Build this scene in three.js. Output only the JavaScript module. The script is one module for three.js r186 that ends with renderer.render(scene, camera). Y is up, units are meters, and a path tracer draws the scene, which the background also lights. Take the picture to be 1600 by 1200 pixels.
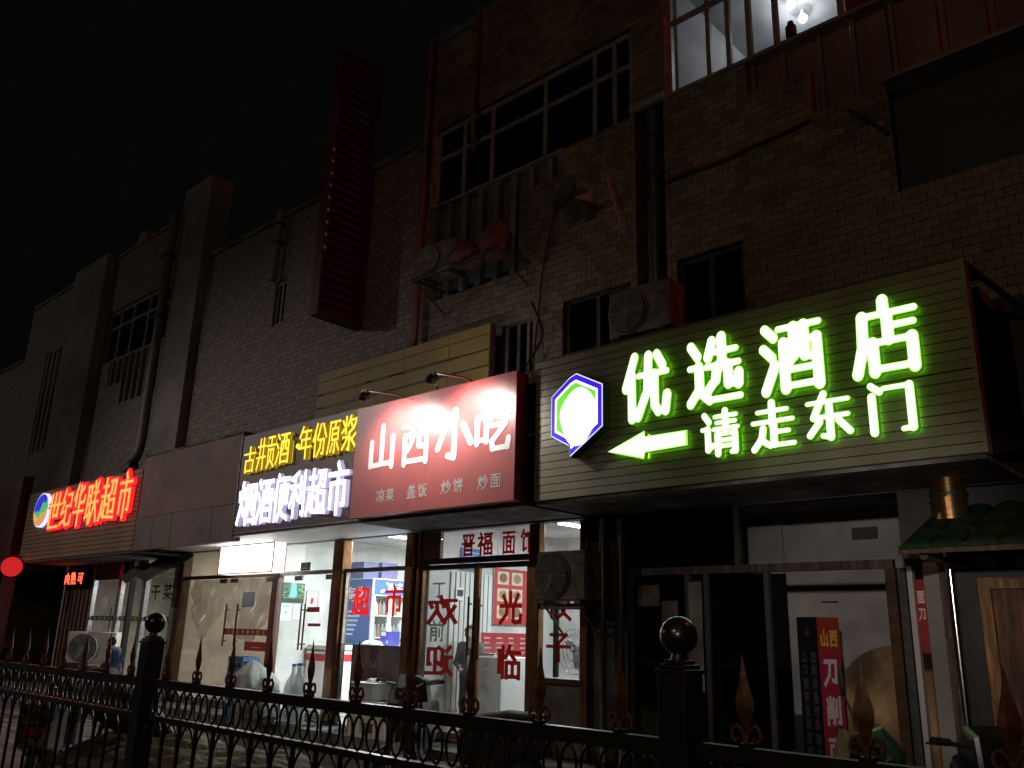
import * as THREE from 'three';
import { mergeGeometries } from 'three/addons/utils/BufferGeometryUtils.js';
import { RoundedBoxGeometry } from 'three/addons/geometries/RoundedBoxGeometry.js';
import { MarchingCubes } from 'three/addons/objects/MarchingCubes.js';
import { RectAreaLightUniformsLib } from 'three/addons/lights/RectAreaLightUniformsLib.js';
RectAreaLightUniformsLib.init();

// ---------------------------------------------------------------- camera, sky, moon, exposure
const scene = new THREE.Scene();
const camera = new THREE.PerspectiveCamera(48.25, 1024 / 768, 0.1, 400);
{
  const yaw = THREE.MathUtils.degToRad(43.1), pitch = THREE.MathUtils.degToRad(16.3), roll = THREE.MathUtils.degToRad(1.57);
  const fw = new THREE.Vector3(-Math.sin(yaw) * Math.cos(pitch), Math.sin(pitch), -Math.cos(yaw) * Math.cos(pitch));
  const r0 = new THREE.Vector3().crossVectors(fw, new THREE.Vector3(0, 1, 0)).normalize(), u0 = new THREE.Vector3().crossVectors(r0, fw);
  camera.position.set(0, 1.6, 0);
  camera.up.copy(u0.multiplyScalar(Math.cos(roll)).addScaledVector(r0, -Math.sin(roll)));
  camera.lookAt(camera.position.clone().add(fw));
  camera.updateMatrixWorld();
}
const renderer = new THREE.WebGLRenderer({ antialias: true });
renderer.toneMapping = THREE.LinearToneMapping;
renderer.toneMappingExposure = 1;
renderer.shadowMap.enabled = true;
renderer.shadowMap.type = THREE.PCFSoftShadowMap;
{
  const W = 32, H = 16, d = new Float32Array(W * H * 4);           // an even, almost black night sky
  for (let i = 0; i < W * H; i++) { d[i * 4] = 0.0016; d[i * 4 + 1] = 0.0015; d[i * 4 + 2] = 0.0014; d[i * 4 + 3] = 1; }
  const t = new THREE.DataTexture(d, W, H, THREE.RGBAFormat, THREE.FloatType);
  t.mapping = THREE.EquirectangularReflectionMapping; t.magFilter = THREE.LinearFilter; t.needsUpdate = true;
  scene.background = t; scene.environment = t;
}
const moon = new THREE.DirectionalLight(0xfff0e0, 0.004);
moon.position.set(30, 60, 40); moon.castShadow = true; scene.add(moon);

// ---------------------------------------------------------------- helpers
let seed = 7;
const rnd = () => { seed = (seed + 0x6d2b79f5) | 0; let t = Math.imul(seed ^ (seed >>> 15), 1 | seed); t = (t + Math.imul(t ^ (t >>> 7), 61 | t)) ^ t; return ((t ^ (t >>> 14)) >>> 0) / 4294967296; };
const rr = (a, b) => a + (b - a) * rnd();
const V = (x, y, z) => new THREE.Vector3(x, y, z);
const used = new Map();
function numbered(n) { const k = used.get(n) ?? 0; used.set(n, k + 1); return k ? n + '_' + String(k).padStart(3, '0') : n; }
function thing(name, label, category, pos = [0, 0, 0], turn = 0, group) {
  const o = new THREE.Group(); o.name = numbered(name); o.position.set(...pos); o.rotation.y = turn;
  o.userData = { label, category }; if (group) o.userData.group = group;
  scene.add(o); return o;
}
// part in the thing's own axes
function fitPrint(g) {                                              // a print fills the broad face of its sheet
  g.computeBoundingBox(); const { min, max } = g.boundingBox, p = g.attributes.position, n = g.attributes.normal, uv = g.attributes.uv;
  for (let i = 0; i < p.count; i++) { const v = (p.getY(i) - min.y) / (max.y - min.y); if (Math.abs(n.getX(i)) > .5) uv.setXY(i, (max.z - p.getZ(i)) / (max.z - min.z), v); else uv.setXY(i, (p.getX(i) - min.x) / (max.x - min.x), v); }
}
function part(t, name, geo, m) { if (m.userData.print && geo.type === 'BoxGeometry') fitPrint(geo); const o = new THREE.Mesh(geo, m); o.name = name; o.castShadow = o.receiveShadow = true; t.add(o); return o; }
// part whose geometry was laid out in street coordinates (things that are not turned)
function wp(t, name, geo, m) {
  let p = t, v = V(0, 0, 0); while (p && p !== scene) { v.add(p.position); p = p.parent; }
  geo.translate(-v.x, -v.y, -v.z); return part(t, name, geo, m);
}
function struct(name, geo, m) { const o = part(scene, numbered(name), geo, m); o.userData = { kind: 'structure' }; return o; }
function structGroup(name) { const o = new THREE.Group(); o.name = numbered(name); o.userData = { kind: 'structure' }; scene.add(o); return o; }
function single(name, geo, m, label, category, group) {             // a thing that is one mesh, moved to its base
  geo.computeBoundingBox(); const b = geo.boundingBox, c = V((b.min.x + b.max.x) / 2, b.min.y, (b.min.z + b.max.z) / 2);
  geo.translate(-c.x, -c.y, -c.z); const o = part(scene, numbered(name), geo, m); o.position.copy(c);
  o.userData = { label, category }; if (group) o.userData.group = group; return o;
}
// box from corner to corner with uv in metres
function bx(x0, x1, y0, y1, z0, z1) {
  if (x0 > x1) [x0, x1] = [x1, x0]; if (y0 > y1) [y0, y1] = [y1, y0]; if (z0 > z1) [z0, z1] = [z1, z0];
  const g = new THREE.BoxGeometry(x1 - x0, y1 - y0, z1 - z0); g.translate((x0 + x1) / 2, (y0 + y1) / 2, (z0 + z1) / 2);
  const p = g.attributes.position, n = g.attributes.normal, uv = g.attributes.uv;
  for (let i = 0; i < p.count; i++) {
    const ax = Math.abs(n.getX(i)), ay = Math.abs(n.getY(i));
    if (ax > .5) uv.setXY(i, p.getZ(i), p.getY(i)); else if (ay > .5) uv.setXY(i, p.getX(i), p.getZ(i)); else uv.setXY(i, p.getX(i), p.getY(i));
  }
  return g;
}
const rbx = (x0, x1, y0, y1, z0, z1, r = .01, s = 2) => { const g = new RoundedBoxGeometry(Math.abs(x1 - x0), Math.abs(y1 - y0), Math.abs(z1 - z0), s, r); g.translate((x0 + x1) / 2, (y0 + y1) / 2, (z0 + z1) / 2); return g; };
function rod(a, b, r, r2 = r, seg = 10) {
  const d = V(...b).sub(V(...a)), L = d.length(), g = new THREE.CylinderGeometry(r2, r, L, seg);
  g.translate(0, L / 2, 0); g.applyQuaternion(new THREE.Quaternion().setFromUnitVectors(V(0, 1, 0), d.normalize())); g.translate(...a); return g;
}
function tube(pts, r, seg = 24, rad = 7) { return new THREE.TubeGeometry(new THREE.CatmullRomCurve3(pts.map((p) => V(...p))), seg, r, rad); }
const merge = (l) => mergeGeometries(l.map((g) => { g = g.index ? g.toNonIndexed() : g; for (const k of Object.keys(g.attributes)) if (!['position', 'normal', 'uv'].includes(k)) g.deleteAttribute(k); return g; }));
function extrudeShape(pts, depth, bevel = 0) {
  const s = new THREE.Shape(pts.map(([x, y]) => new THREE.Vector2(x, y)));
  return new THREE.ExtrudeGeometry(s, { depth, bevelEnabled: bevel > 0, bevelSize: bevel, bevelThickness: bevel, bevelSegments: 2, curveSegments: 8 });
}
const lathe = (pts, seg = 20) => new THREE.LatheGeometry(pts.map(([x, y]) => new THREE.Vector2(x, y)), seg);

// ---------------------------------------------------------------- procedural textures
function hash(x, y, s) { let h = Math.imul(x, 374761393) + Math.imul(y, 668265263) + Math.imul(s, 2147483647); h = Math.imul(h ^ (h >>> 13), 1274126177); return ((h ^ (h >>> 16)) >>> 0) / 4294967296; }
function vnoise(x, y, per, s) {
  const ix = Math.floor(x), iy = Math.floor(y), fx = x - ix, fy = y - iy, u = fx * fx * (3 - 2 * fx), v = fy * fy * (3 - 2 * fy), m = (a) => ((a % per) + per) % per;
  const a = hash(m(ix), m(iy), s), b = hash(m(ix + 1), m(iy), s), c = hash(m(ix), m(iy + 1), s), d = hash(m(ix + 1), m(iy + 1), s);
  return a + (b - a) * u + (c - a) * v + (a - b - c + d) * u * v;
}
function noiseTex({ size = 256, lo = .6, hi = 1, freq = 4, oct = 5, s = 1, sx = 1, sy = 1, repeat = .5, color = true, stain = 0 }) {
  const d = new Uint8Array(size * size * 4);
  for (let y = 0; y < size; y++) for (let x = 0; x < size; x++) {
    let v = 0, a = .5, f = freq, n = 0;
    for (let o = 0; o < oct; o++) { v += a * vnoise(x / size * f * sx, y / size * f * sy, f * Math.max(sx, sy), s + o); n += a; a *= .6; f *= 2; }
    v /= n; v = Math.min(1, Math.max(0, (v - .5) * 1.9 + .5));
    if (stain) { const q = vnoise(x / size * 6, y / size * 6, 6, s + 40); if (q > .68) v *= 1 - stain * (q - .68) / .32; }
    const k = 255 * (lo + (hi - lo) * v), i = (y * size + x) * 4; d[i] = d[i + 1] = d[i + 2] = k; d[i + 3] = 255;
  }
  const t = new THREE.DataTexture(d, size, size); t.wrapS = t.wrapT = THREE.RepeatWrapping; t.magFilter = THREE.LinearFilter; t.minFilter = THREE.LinearMipmapLinearFilter; t.generateMipmaps = true;
  if (color) t.colorSpace = THREE.SRGBColorSpace; t.repeat.set(repeat, repeat); t.needsUpdate = true; return t;
}
const TX = {
  wall: noiseTex({ lo: .72, hi: 1, freq: 3, s: 3, repeat: .4, stain: .35 }),
  faint: noiseTex({ lo: .86, hi: 1, freq: 3, s: 63, repeat: .6, stain: .12 }),
  grit: noiseTex({ lo: .55, hi: 1, freq: 16, oct: 4, s: 9, repeat: 1 }),
  metal: noiseTex({ lo: .75, hi: 1, freq: 4, s: 12, sx: 1, sy: 6, repeat: 1 }),
  wood: noiseTex({ lo: .5, hi: 1, freq: 3, s: 22, sx: 8, sy: 1, repeat: 1.2 }),
  blotch: noiseTex({ lo: .45, hi: 1, freq: 4, s: 31, repeat: .8, stain: .5 }),
  rough: noiseTex({ lo: .35, hi: .9, freq: 6, s: 41, repeat: .7, color: false }),
  bump: noiseTex({ lo: 0, hi: 1, freq: 20, s: 51, repeat: 1.3, color: false }),
};
const C = (r, g, b) => new THREE.Color().setRGB(r, g, b);
const mat = (c, roughness = .7, o = {}) => new THREE.MeshStandardMaterial({ color: C(...c), roughness, ...o });
const phy = (c, roughness = .5, o = {}) => new THREE.MeshPhysicalMaterial({ color: C(...c), roughness, ...o });
const glow = (c, k = 1, base = [.5, .5, .5]) => new THREE.MeshStandardMaterial({ color: C(...base), roughness: .5, emissive: C(...c), emissiveIntensity: k });
function canvasTex(w, h, draw) {
  const c = document.createElement('canvas'); c.width = w; c.height = h; const x = c.getContext('2d'); draw(x, w, h);
  const t = new THREE.CanvasTexture(c); t.colorSpace = THREE.SRGBColorSpace; t.magFilter = THREE.LinearFilter; return t;
}
const printed = (w, h, draw, roughness = .5) => new THREE.MeshStandardMaterial({ color: 0xffffff, roughness, map: canvasTex(w, h, draw), userData: { print: true } });
// small tiles of far walls, running bond; 8 x 8 tiles cover 1.12 x 0.672 m
const farTiles = canvasTex(512, 512, (x) => {
  x.fillStyle = '#5c544c'; x.fillRect(0, 0, 512, 512);
  for (let r = 0; r < 8; r++) for (let c = -1; c < 9; c++) {
    const k = 178 + 46 * hash((c + 8 + (r % 2 && c < 0 ? 8 : 0)) % 8, r, 5), o = r % 2 ? 32 : 0;
    x.fillStyle = `rgb(${k | 0},${(k * .97) | 0},${(k * .92) | 0})`; x.fillRect(c * 64 + o + 3, r * 64 + 4, 58, 56);
  }
});
farTiles.wrapS = farTiles.wrapT = THREE.RepeatWrapping; farTiles.repeat.set(1 / 1.12, 1 / .672);

const M = {
  mortar: mat([.07, .06, .05], .95, { map: TX.grit }),
  farWall: mat([.36, .33, .30], .6, { map: farTiles }),
  plainWall: mat([.30, .28, .26], .85, { map: TX.wall }),
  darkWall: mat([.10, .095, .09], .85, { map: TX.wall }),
  concrete: mat([.26, .25, .24], .9, { map: TX.blotch, bumpMap: TX.bump, bumpScale: .003 }),
  whiteWall: mat([.78, .78, .76], .75, { map: TX.wall }),
  creamWall: mat([.72, .66, .55], .75, { map: TX.wall }),
  whitePaint: mat([.75, .75, .74], .45),
  frameWhite: mat([.30, .27, .25], .45, { map: TX.metal }),
  frameDark: mat([.06, .055, .05], .5, { map: TX.metal }),
  bronze: mat([.30, .14, .06], .32, { metalness: .75, map: TX.metal }),
  bronzeDull: mat([.10, .055, .03], .42, { metalness: .5, map: TX.metal }),
  alu: mat([.45, .45, .44], .35, { metalness: .7, map: TX.metal }),
  chrome: mat([.62, .60, .58], .15, { metalness: 1 }),
  steel: mat([.20, .20, .20], .4, { metalness: .8, map: TX.metal }),
  black: mat([.018, .018, .018], .5),
  blackGloss: phy([.012, .012, .012], .3, { clearcoat: .8, clearcoatRoughness: .12 }),
  rubber: mat([.02, .02, .02], .85),
  glass: new THREE.MeshPhysicalMaterial({ color: 0xffffff, roughness: .02, transmission: 1, thickness: 0, ior: 1.5 }),
  glassHazy: new THREE.MeshPhysicalMaterial({ color: C(.93, .95, .94), roughness: .1, transmission: 1, thickness: 0, ior: 1.5 }),
  glassDark: new THREE.MeshPhysicalMaterial({ color: C(.35, .38, .38), roughness: .06, transmission: 1, thickness: 0, ior: 1.5 }),
  film: new THREE.MeshPhysicalMaterial({ color: C(.82, .80, .74), roughness: .22, transmission: .5, thickness: 0, side: THREE.DoubleSide }),
  acWhite: mat([.60, .59, .55], .5, { map: TX.wall }),
  acOld: mat([.27, .25, .21], .6, { map: TX.blotch }),
  acDark: mat([.03, .03, .03], .6),
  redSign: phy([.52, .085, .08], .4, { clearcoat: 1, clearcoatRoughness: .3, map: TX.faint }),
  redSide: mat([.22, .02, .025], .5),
  redFilm: new THREE.MeshPhysicalMaterial({ color: C(.75, .07, .045), roughness: .95, transmission: .55, thickness: 0 }),
  redPrint: mat([.55, .03, .03], .6),
  letterWhite: mat([.78, .82, .82], .4),
  brownPanel: phy([.13, .07, .055], .38, { clearcoat: .4, clearcoatRoughness: .3, map: TX.wall }),
  woodOrange: mat([.50, .25, .09], .55, { map: TX.wood }),
  woodDark: mat([.16, .08, .04], .5, { map: TX.wood }),
};

// ---------------------------------------------------------------- stroke lettering: 100 x 100 cells, y down
const STROKES = {
  优: '28,4 8,50;21,32 21,97;36,34 97,34;58,6 55,58 34,96;70,36 70,82 77,92 92,92 96,70;76,6 88,24',
  选: '8,10 20,26;4,42 22,42 22,74 4,93;20,76 40,92 97,92;48,8 40,30;42,24 92,24;66,4 66,44;36,44 96,44;56,46 53,64 36,80;76,46 76,72 94,74 95,60',
  酒: '8,8 22,22;4,36 18,50;5,96 22,62;30,11 97,11;38,32 38,96;38,32 92,32 92,96;56,12 54,52 46,60;72,12 72,54 84,57;40,71 90,71;40,93 90,93',
  店: '50,2 50,18;14,20 95,20;17,20 15,62 4,97;54,24 54,56;56,38 92,38;30,58 30,97;30,58 88,58 88,97;30,94 88,94',
  请: '10,8 22,24;3,40 18,40 18,86 30,78;38,14 95,14;42,28 92,28;34,42 98,42;66,3 66,42;44,54 44,97;44,54 90,54 90,94 80,96;44,68 90,68;44,81 90,81',
  走: '16,20 84,20;50,3 50,50;4,42 96,42;52,50 52,90;52,65 86,65;28,56 24,76 5,97;20,78 42,92 97,92',
  东: '8,20 94,20;44,3 20,52;20,52 92,52;54,30 54,96 38,92;32,62 10,88;72,62 94,88',
  门: '14,4 30,18;14,26 14,97;38,12 88,12 88,95 70,96',
  山: '50,4 50,86;13,36 12,90 88,88;87,32 87,96', 西: '6,12 94,12;14,34 14,96;14,34 86,34 86,96;14,91 86,91;38,12 38,48 24,66;62,12 62,60 78,62',
  小: '50,4 50,93 34,88;26,34 8,72;72,34 92,70', 吃: '8,22 8,78;8,22 34,22 34,76;8,72 34,72;56,5 42,38;54,22 96,22;48,44 86,44 50,78 52,94 92,94 95,76',
  凉: '8,14 20,28;6,90 24,56;60,2 64,14;32,18 97,18;42,32 42,54;42,32 86,32 86,54;42,54 86,54;64,54 64,96 54,92;46,66 32,88;80,66 94,86',
  菜: '5,16 95,16;32,3 32,26;68,3 68,26;84,30 16,38;22,44 28,54;48,42 52,54;80,42 70,54;5,64 95,64;50,56 50,98;48,66 12,94;52,66 90,94',
  盖: '32,2 40,14;68,2 60,14;14,18 86,18;20,33 80,33;50,18 50,50;5,50 95,50;18,62 18,92;18,62 82,62 82,92;38,62 38,92;62,62 62,92;3,95 97,95',
  饭: '22,3 8,32;18,20 38,20 34,32;22,36 22,90 38,80;92,7 52,16;54,16 52,60 38,96;56,38 88,38 74,70 48,96;58,50 74,76 97,96',
  炒: '24,5 22,50 5,94;8,26 12,44;40,20 34,38;26,58 36,78;66,3 66,56;52,22 42,46;78,20 90,42;90,48 74,80 42,97',
  饼: '22,3 8,32;18,20 38,20 34,32;22,36 22,90 38,80;54,4 60,18;84,4 76,18;44,26 95,26;40,54 98,54;58,26 58,56 44,97;80,26 80,97',
  面: '5,9 95,9;48,9 42,28;12,28 12,97;12,28 88,28 88,97;12,93 88,93;36,28 36,92;64,28 64,92;36,48 64,48;36,68 64,68',
  古: '5,28 95,28;50,3 50,54;22,54 22,97;22,54 78,54 78,97;22,93 78,93', 井: '10,28 90,28;4,62 96,62;34,5 32,66 12,97;68,5 68,97',
  贡: '16,10 84,10;50,10 50,34;5,34 95,34;24,46 24,78;24,46 78,46 78,78;50,54 46,78 14,97;56,80 88,97',
  年: '30,3 10,34;26,18 90,18;24,42 86,42;24,42 24,66;4,66 96,66;56,18 56,98', 份: '28,4 6,52;20,34 20,97;54,7 36,48;70,7 95,46;44,52 82,52 78,93 66,91;60,52 56,76 36,97',
  原: '12,9 95,9;16,9 14,60 3,96;58,14 52,26;34,28 34,60;34,28 82,28 82,60;34,44 82,44;34,60 82,60;58,60 58,96 48,92;40,70 26,92;74,70 92,90',
  浆: '28,4 28,50;10,14 18,26;6,46 26,34;54,3 40,28;52,14 88,14 74,38 44,50;56,22 66,34;50,52 50,97 40,93;14,60 42,60 12,92;86,54 64,68;56,64 93,94',
  烟: '22,5 20,50 4,94;7,26 10,44;38,20 32,38;24,58 34,76;48,14 48,97;48,14 93,14 93,97;48,91 93,91;54,38 86,38;70,22 68,50 56,76;72,48 84,74',
  便: '26,4 6,52;18,34 18,97;36,13 97,13;44,28 44,62;44,28 88,28 88,62;44,45 88,45;44,62 88,62;66,14 62,66 34,96;46,70 62,86 97,96',
  利: '50,5 10,18;4,34 56,34;30,14 30,97;28,40 5,74;34,42 54,62;68,16 68,68;90,5 90,95 78,91',
  超: '8,20 46,20;28,4 28,44;3,42 50,42;30,44 30,86;32,62 48,62;14,54 12,72 3,95;12,78 30,90 98,94;54,10 90,10 88,40 80,40;70,10 66,34 50,48;58,53 58,82;58,53 90,53 90,82;58,80 90,80',
  市: '46,2 54,14;5,22 95,22;50,22 50,98;18,40 18,86;18,40 82,40 82,82 70,82', 世: '3,34 97,34;22,7 22,92 92,92;48,5 48,64;76,5 76,64;48,62 76,62',
  纪: '26,4 8,34 28,34 6,64 34,58;3,92 36,82;46,16 88,16 88,46;48,46 88,46;48,46 48,88 58,94 94,92 96,72', 华: '28,3 6,34;20,22 20,50;78,7 44,30;50,5 50,42 60,46 90,44 93,32;3,66 97,66;50,50 50,98',
  联: '4,12 46,12;12,12 12,78;36,12 36,97;12,34 36,34;12,54 36,54;3,84 46,76;60,4 66,18;86,3 78,18;52,28 95,28;48,50 98,50;72,28 70,54 46,96;74,54 97,94',
  晋: '10,8 90,8;36,8 36,44;64,8 64,44;14,18 24,34;86,18 76,34;4,45 96,45;24,57 24,97;24,57 76,57 76,97;24,75 76,75;24,94 76,94',
  福: '20,3 28,16;6,24 38,24 8,60;24,44 24,97;30,48 40,58;46,8 97,8;52,20 52,38;52,20 88,20 88,38;52,37 88,37;48,50 48,97;48,50 94,50 94,97;48,72 94,72;70,50 70,94;48,94 94,94',
  馆: '22,3 8,32;18,20 38,20 34,32;22,36 22,90 38,80;66,2 70,12;46,30 46,18 95,18 95,30;54,30 54,97;54,30 86,30 86,56;54,54 86,54;54,68 88,68 88,96;54,93 88,93',
  欢: '6,18 40,18 28,58 6,94;10,38 40,86;58,4 46,40;54,24 95,24 86,42;70,32 68,56 42,97;70,54 97,97', 迎: '10,7 22,22;3,40 22,40 22,74 4,94;22,76 40,91 97,94;54,10 36,20;38,18 38,68 56,58;64,16 90,16 90,66 80,64;64,16 64,84',
  光: '50,3 50,42;18,12 30,34;82,10 70,34;4,44 96,44;36,44 32,70 5,96;62,44 62,90 72,94 92,92 95,72', 临: '10,16 10,82;26,4 26,97;54,3 38,38;50,22 97,22;62,30 76,44;42,52 42,97;42,52 92,52 92,97;66,52 66,92;42,93 92,93',
  饺: '22,3 8,32;18,20 38,20 34,32;22,36 22,90 38,80;66,3 72,15;42,22 97,22;58,30 46,48;78,30 92,46;84,50 66,80 40,97;54,52 70,78 96,97', 子: '16,12 82,12 50,38;50,38 50,95 34,90;3,50 97,50',
  回: '10,8 10,97;10,8 90,8 90,97;10,93 90,93;34,34 34,70;34,34 66,34 66,70;34,68 66,68', 收: '14,18 14,68 34,56;34,5 34,97;60,4 46,42;54,26 97,26;82,28 70,64 42,97;52,46 70,76 97,97',
  刀: '10,13 84,13 80,86 60,82;44,13 36,62 5,96', 削: '30,3 30,36;10,10 18,28;52,8 44,28;10,40 10,97;10,40 52,40 52,95 42,93;10,56 52,56;10,72 52,72;70,14 70,70;92,4 92,95 78,91',
  前: '28,3 36,16;72,3 64,16;4,22 96,22;14,36 14,97;14,36 48,36 48,95 40,93;14,54 48,54;14,70 48,70;66,38 66,76;86,32 86,95 76,93', 丁: '6,14 94,14;54,14 54,94 36,90',
  干: '16,14 84,14;4,48 96,48;50,14 50,97', 海: '8,8 22,22;4,36 18,50;5,96 22,62;46,3 32,30;42,16 95,16;42,34 36,76;42,34 86,34 82,95 72,93;28,56 98,56;36,76 88,76;60,40 66,50;58,60 64,70',
  之: '46,3 54,16;12,26 84,26 12,84;10,74 36,92 97,94', 言: '46,2 54,13;6,22 94,22;22,38 78,38;22,54 78,54;24,70 24,97;24,70 76,70 76,97;24,94 76,94',
  肉: '14,26 14,97;14,26 86,26 86,95 74,93;50,5 48,34 28,56;52,36 74,54;48,58 26,84;52,62 74,82', 可: '4,14 96,14;80,14 80,95 64,91;18,36 18,72;18,36 54,36 54,72;18,70 54,70', 熟: '24,2 24,12;4,12 46,12;12,22 12,36;12,22 40,22 40,36;12,36 40,36;8,46 40,46 26,58 26,72;4,62 46,56;50,26 76,26 78,64 94,66;62,4 62,40 46,68;10,82 4,96;34,82 38,96;62,82 66,96;86,82 96,96',
};
const strokeList = (ch) => STROKES[ch].split(';').flatMap((s) => { const p = s.split(' ').map((q) => q.split(',').map(Number)); return p.slice(1).map((b, i) => [...p[i], ...b]); });
// outlines of a character: the union of its strokes, traced; wH / wV = width of flat / upright strokes in cells
function outline(ch, wH, wV, grow = 0, square = false, N = 52) {
  const segs = strokeList(ch).map(([x0, y0, x1, y1]) => { const L = Math.hypot(x1 - x0, y1 - y0) || 1, k = Math.abs(y1 - y0) / L; return [x0, y0, (x1 - x0) / L, (y1 - y0) / L, L, (wH + (wV - wH) * k) / 2 + grow]; });
  const pad = 12, S = (100 + 2 * pad) / N, f = new Float32Array((N + 1) * (N + 1));
  for (let j = 0; j <= N; j++) for (let i = 0; i <= N; i++) {
    const x = i * S - pad, y = j * S - pad; let m = 1e9;
    for (const [ax, ay, dx, dy, L, w] of segs) {
      const u = (x - ax) * dx + (y - ay) * dy, v = Math.abs((x - ax) * dy - (y - ay) * dx); let d;
      if (square) { const e = Math.max(-w * .75 - u, u - L - w * .75), h = v - w; d = Math.max(e, h); }
      else { const e = Math.max(-u, u - L, 0); d = Math.hypot(e, v) - w; }
      if (d < m) m = d;
    }
    f[j * (N + 1) + i] = (i === 0 || j === 0 || i === N || j === N) ? 1 : m;
  }
  const next = new Map(), pt = new Map();
  const edge = (i, j, i2, j2) => {
    const a = f[j * (N + 1) + i], b = f[j2 * (N + 1) + i2], t = a / (a - b), k = i < i2 || j < j2 ? `${i},${j},${i2},${j2}` : `${i2},${j2},${i},${j}`;
    pt.set(k, [(i + (i2 - i) * t) * S - pad, (j + (j2 - j) * t) * S - pad]); return k;
  };
  for (let j = 0; j < N; j++) for (let i = 0; i < N; i++) {
    const c = [[i, j], [i + 1, j], [i + 1, j + 1], [i, j + 1]], s = c.map(([a, b]) => f[b * (N + 1) + a] < 0), on = [], off = [];
    for (let k = 0; k < 4; k++) { const k2 = (k + 1) % 4; if (s[k] && !s[k2]) off.push(edge(...c[k], ...c[k2])); if (!s[k] && s[k2]) on.push(edge(...c[k], ...c[k2])); }
    if (on.length === 1) next.set(off[0], on[0]);
    else if (on.length === 2) { next.set(off[0], on[0]); next.set(off[1], on[1]); if (s[0]) { next.set(off[0], on[1]); next.set(off[1], on[0]); } }
  }
  const loops = [], left = new Set(next.keys());
  while (left.size) {
    const k0 = left.values().next().value, loop = []; let k = k0;
    while (left.has(k)) { left.delete(k); loop.push(pt.get(k)); k = next.get(k); if (k === undefined) break; }
    if (loop.length > 3) loops.push(simplify(loop, .45));
  }
  return loops.filter((l) => l.length > 2 && Math.abs(area(l)) > 3);
}
function area(l) { let a = 0; for (let i = 0, j = l.length - 1; i < l.length; j = i++) a += l[j][0] * l[i][1] - l[i][0] * l[j][1]; return a / 2; }
function simplify(l, tol) {
  let far = 0, fd = 0; for (let i = 1; i < l.length; i++) { const d = Math.hypot(l[i][0] - l[0][0], l[i][1] - l[0][1]); if (d > fd) { fd = d; far = i; } }
  const dp = (a) => {
    if (a.length < 3) return a; const [p, q] = [a[0], a[a.length - 1]], L = Math.hypot(q[0] - p[0], q[1] - p[1]) || 1; let m = 0, k = 0;
    for (let i = 1; i < a.length - 1; i++) { const d = Math.abs((a[i][0] - p[0]) * (q[1] - p[1]) - (a[i][1] - p[1]) * (q[0] - p[0])) / L; if (d > m) { m = d; k = i; } }
    return m > tol ? [...dp(a.slice(0, k + 1)).slice(0, -1), ...dp(a.slice(k))] : [p, q];
  };
  return [...dp(l.slice(0, far + 1)).slice(0, -1), ...dp([...l.slice(far), l[0]]).slice(0, -1)];
}
const inside = (p, l) => { let r = false; for (let i = 0, j = l.length - 1; i < l.length; j = i++) if ((l[i][1] > p[1]) !== (l[j][1] > p[1]) && p[0] < (l[j][0] - l[i][0]) * (p[1] - l[i][1]) / (l[j][1] - l[i][1]) + l[i][0]) r = !r; return r; };
// extruded character filling [x0,x1] x [y0,y1], from z to z + depth
function charGeo(ch, [x0, x1, y0, y1], z, depth, { wH = 9, wV = 11, grow = 0, square = false, mirror = false, N = 52, bevel = 0 } = {}) {
  const sx = (x1 - x0) / 100, sy = (y1 - y0) / 100, map = ([x, y]) => new THREE.Vector2(x0 + (mirror ? 100 - x : x) * sx, y1 - y * sy);
  const loops = outline(ch, wH, wV, grow, square, N), sign = loops.map(area), depthOf = loops.map((l, i) => loops.filter((m, j) => j !== i && inside(l[0], m)).length), shapes = [];
  loops.forEach((l, i) => { if (depthOf[i] % 2 === 0) { const s = new THREE.Shape(l.map(map)); loops.forEach((h, j) => { if (depthOf[j] === depthOf[i] + 1 && inside(h[0], l)) s.holes.push(new THREE.Path(h.map(map))); }); shapes.push(s); } });
  const g = new THREE.ExtrudeGeometry(shapes, { depth, bevelEnabled: bevel > 0, bevelSize: bevel, bevelThickness: bevel, bevelSegments: 1, curveSegments: 1 }); g.translate(0, 0, z); return g;
}
// draws a character on a canvas (prints)
function drawChar(x, ch, X, Y, W, H, w) {
  x.lineWidth = w; x.lineCap = 'square'; x.lineJoin = 'miter';
  for (const [a, b, c, d] of strokeList(ch)) { x.beginPath(); x.moveTo(X + a * W / 100, Y + b * H / 100); x.lineTo(X + c * W / 100, Y + d * H / 100); x.stroke(); }
}
function rectLight(w, h, color, intensity, pos, target, parent = scene) {
  const l = new THREE.RectAreaLight(C(...color), intensity, w, h); l.position.set(...pos); l.lookAt(...target); parent.add(l); return l;
}
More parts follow.
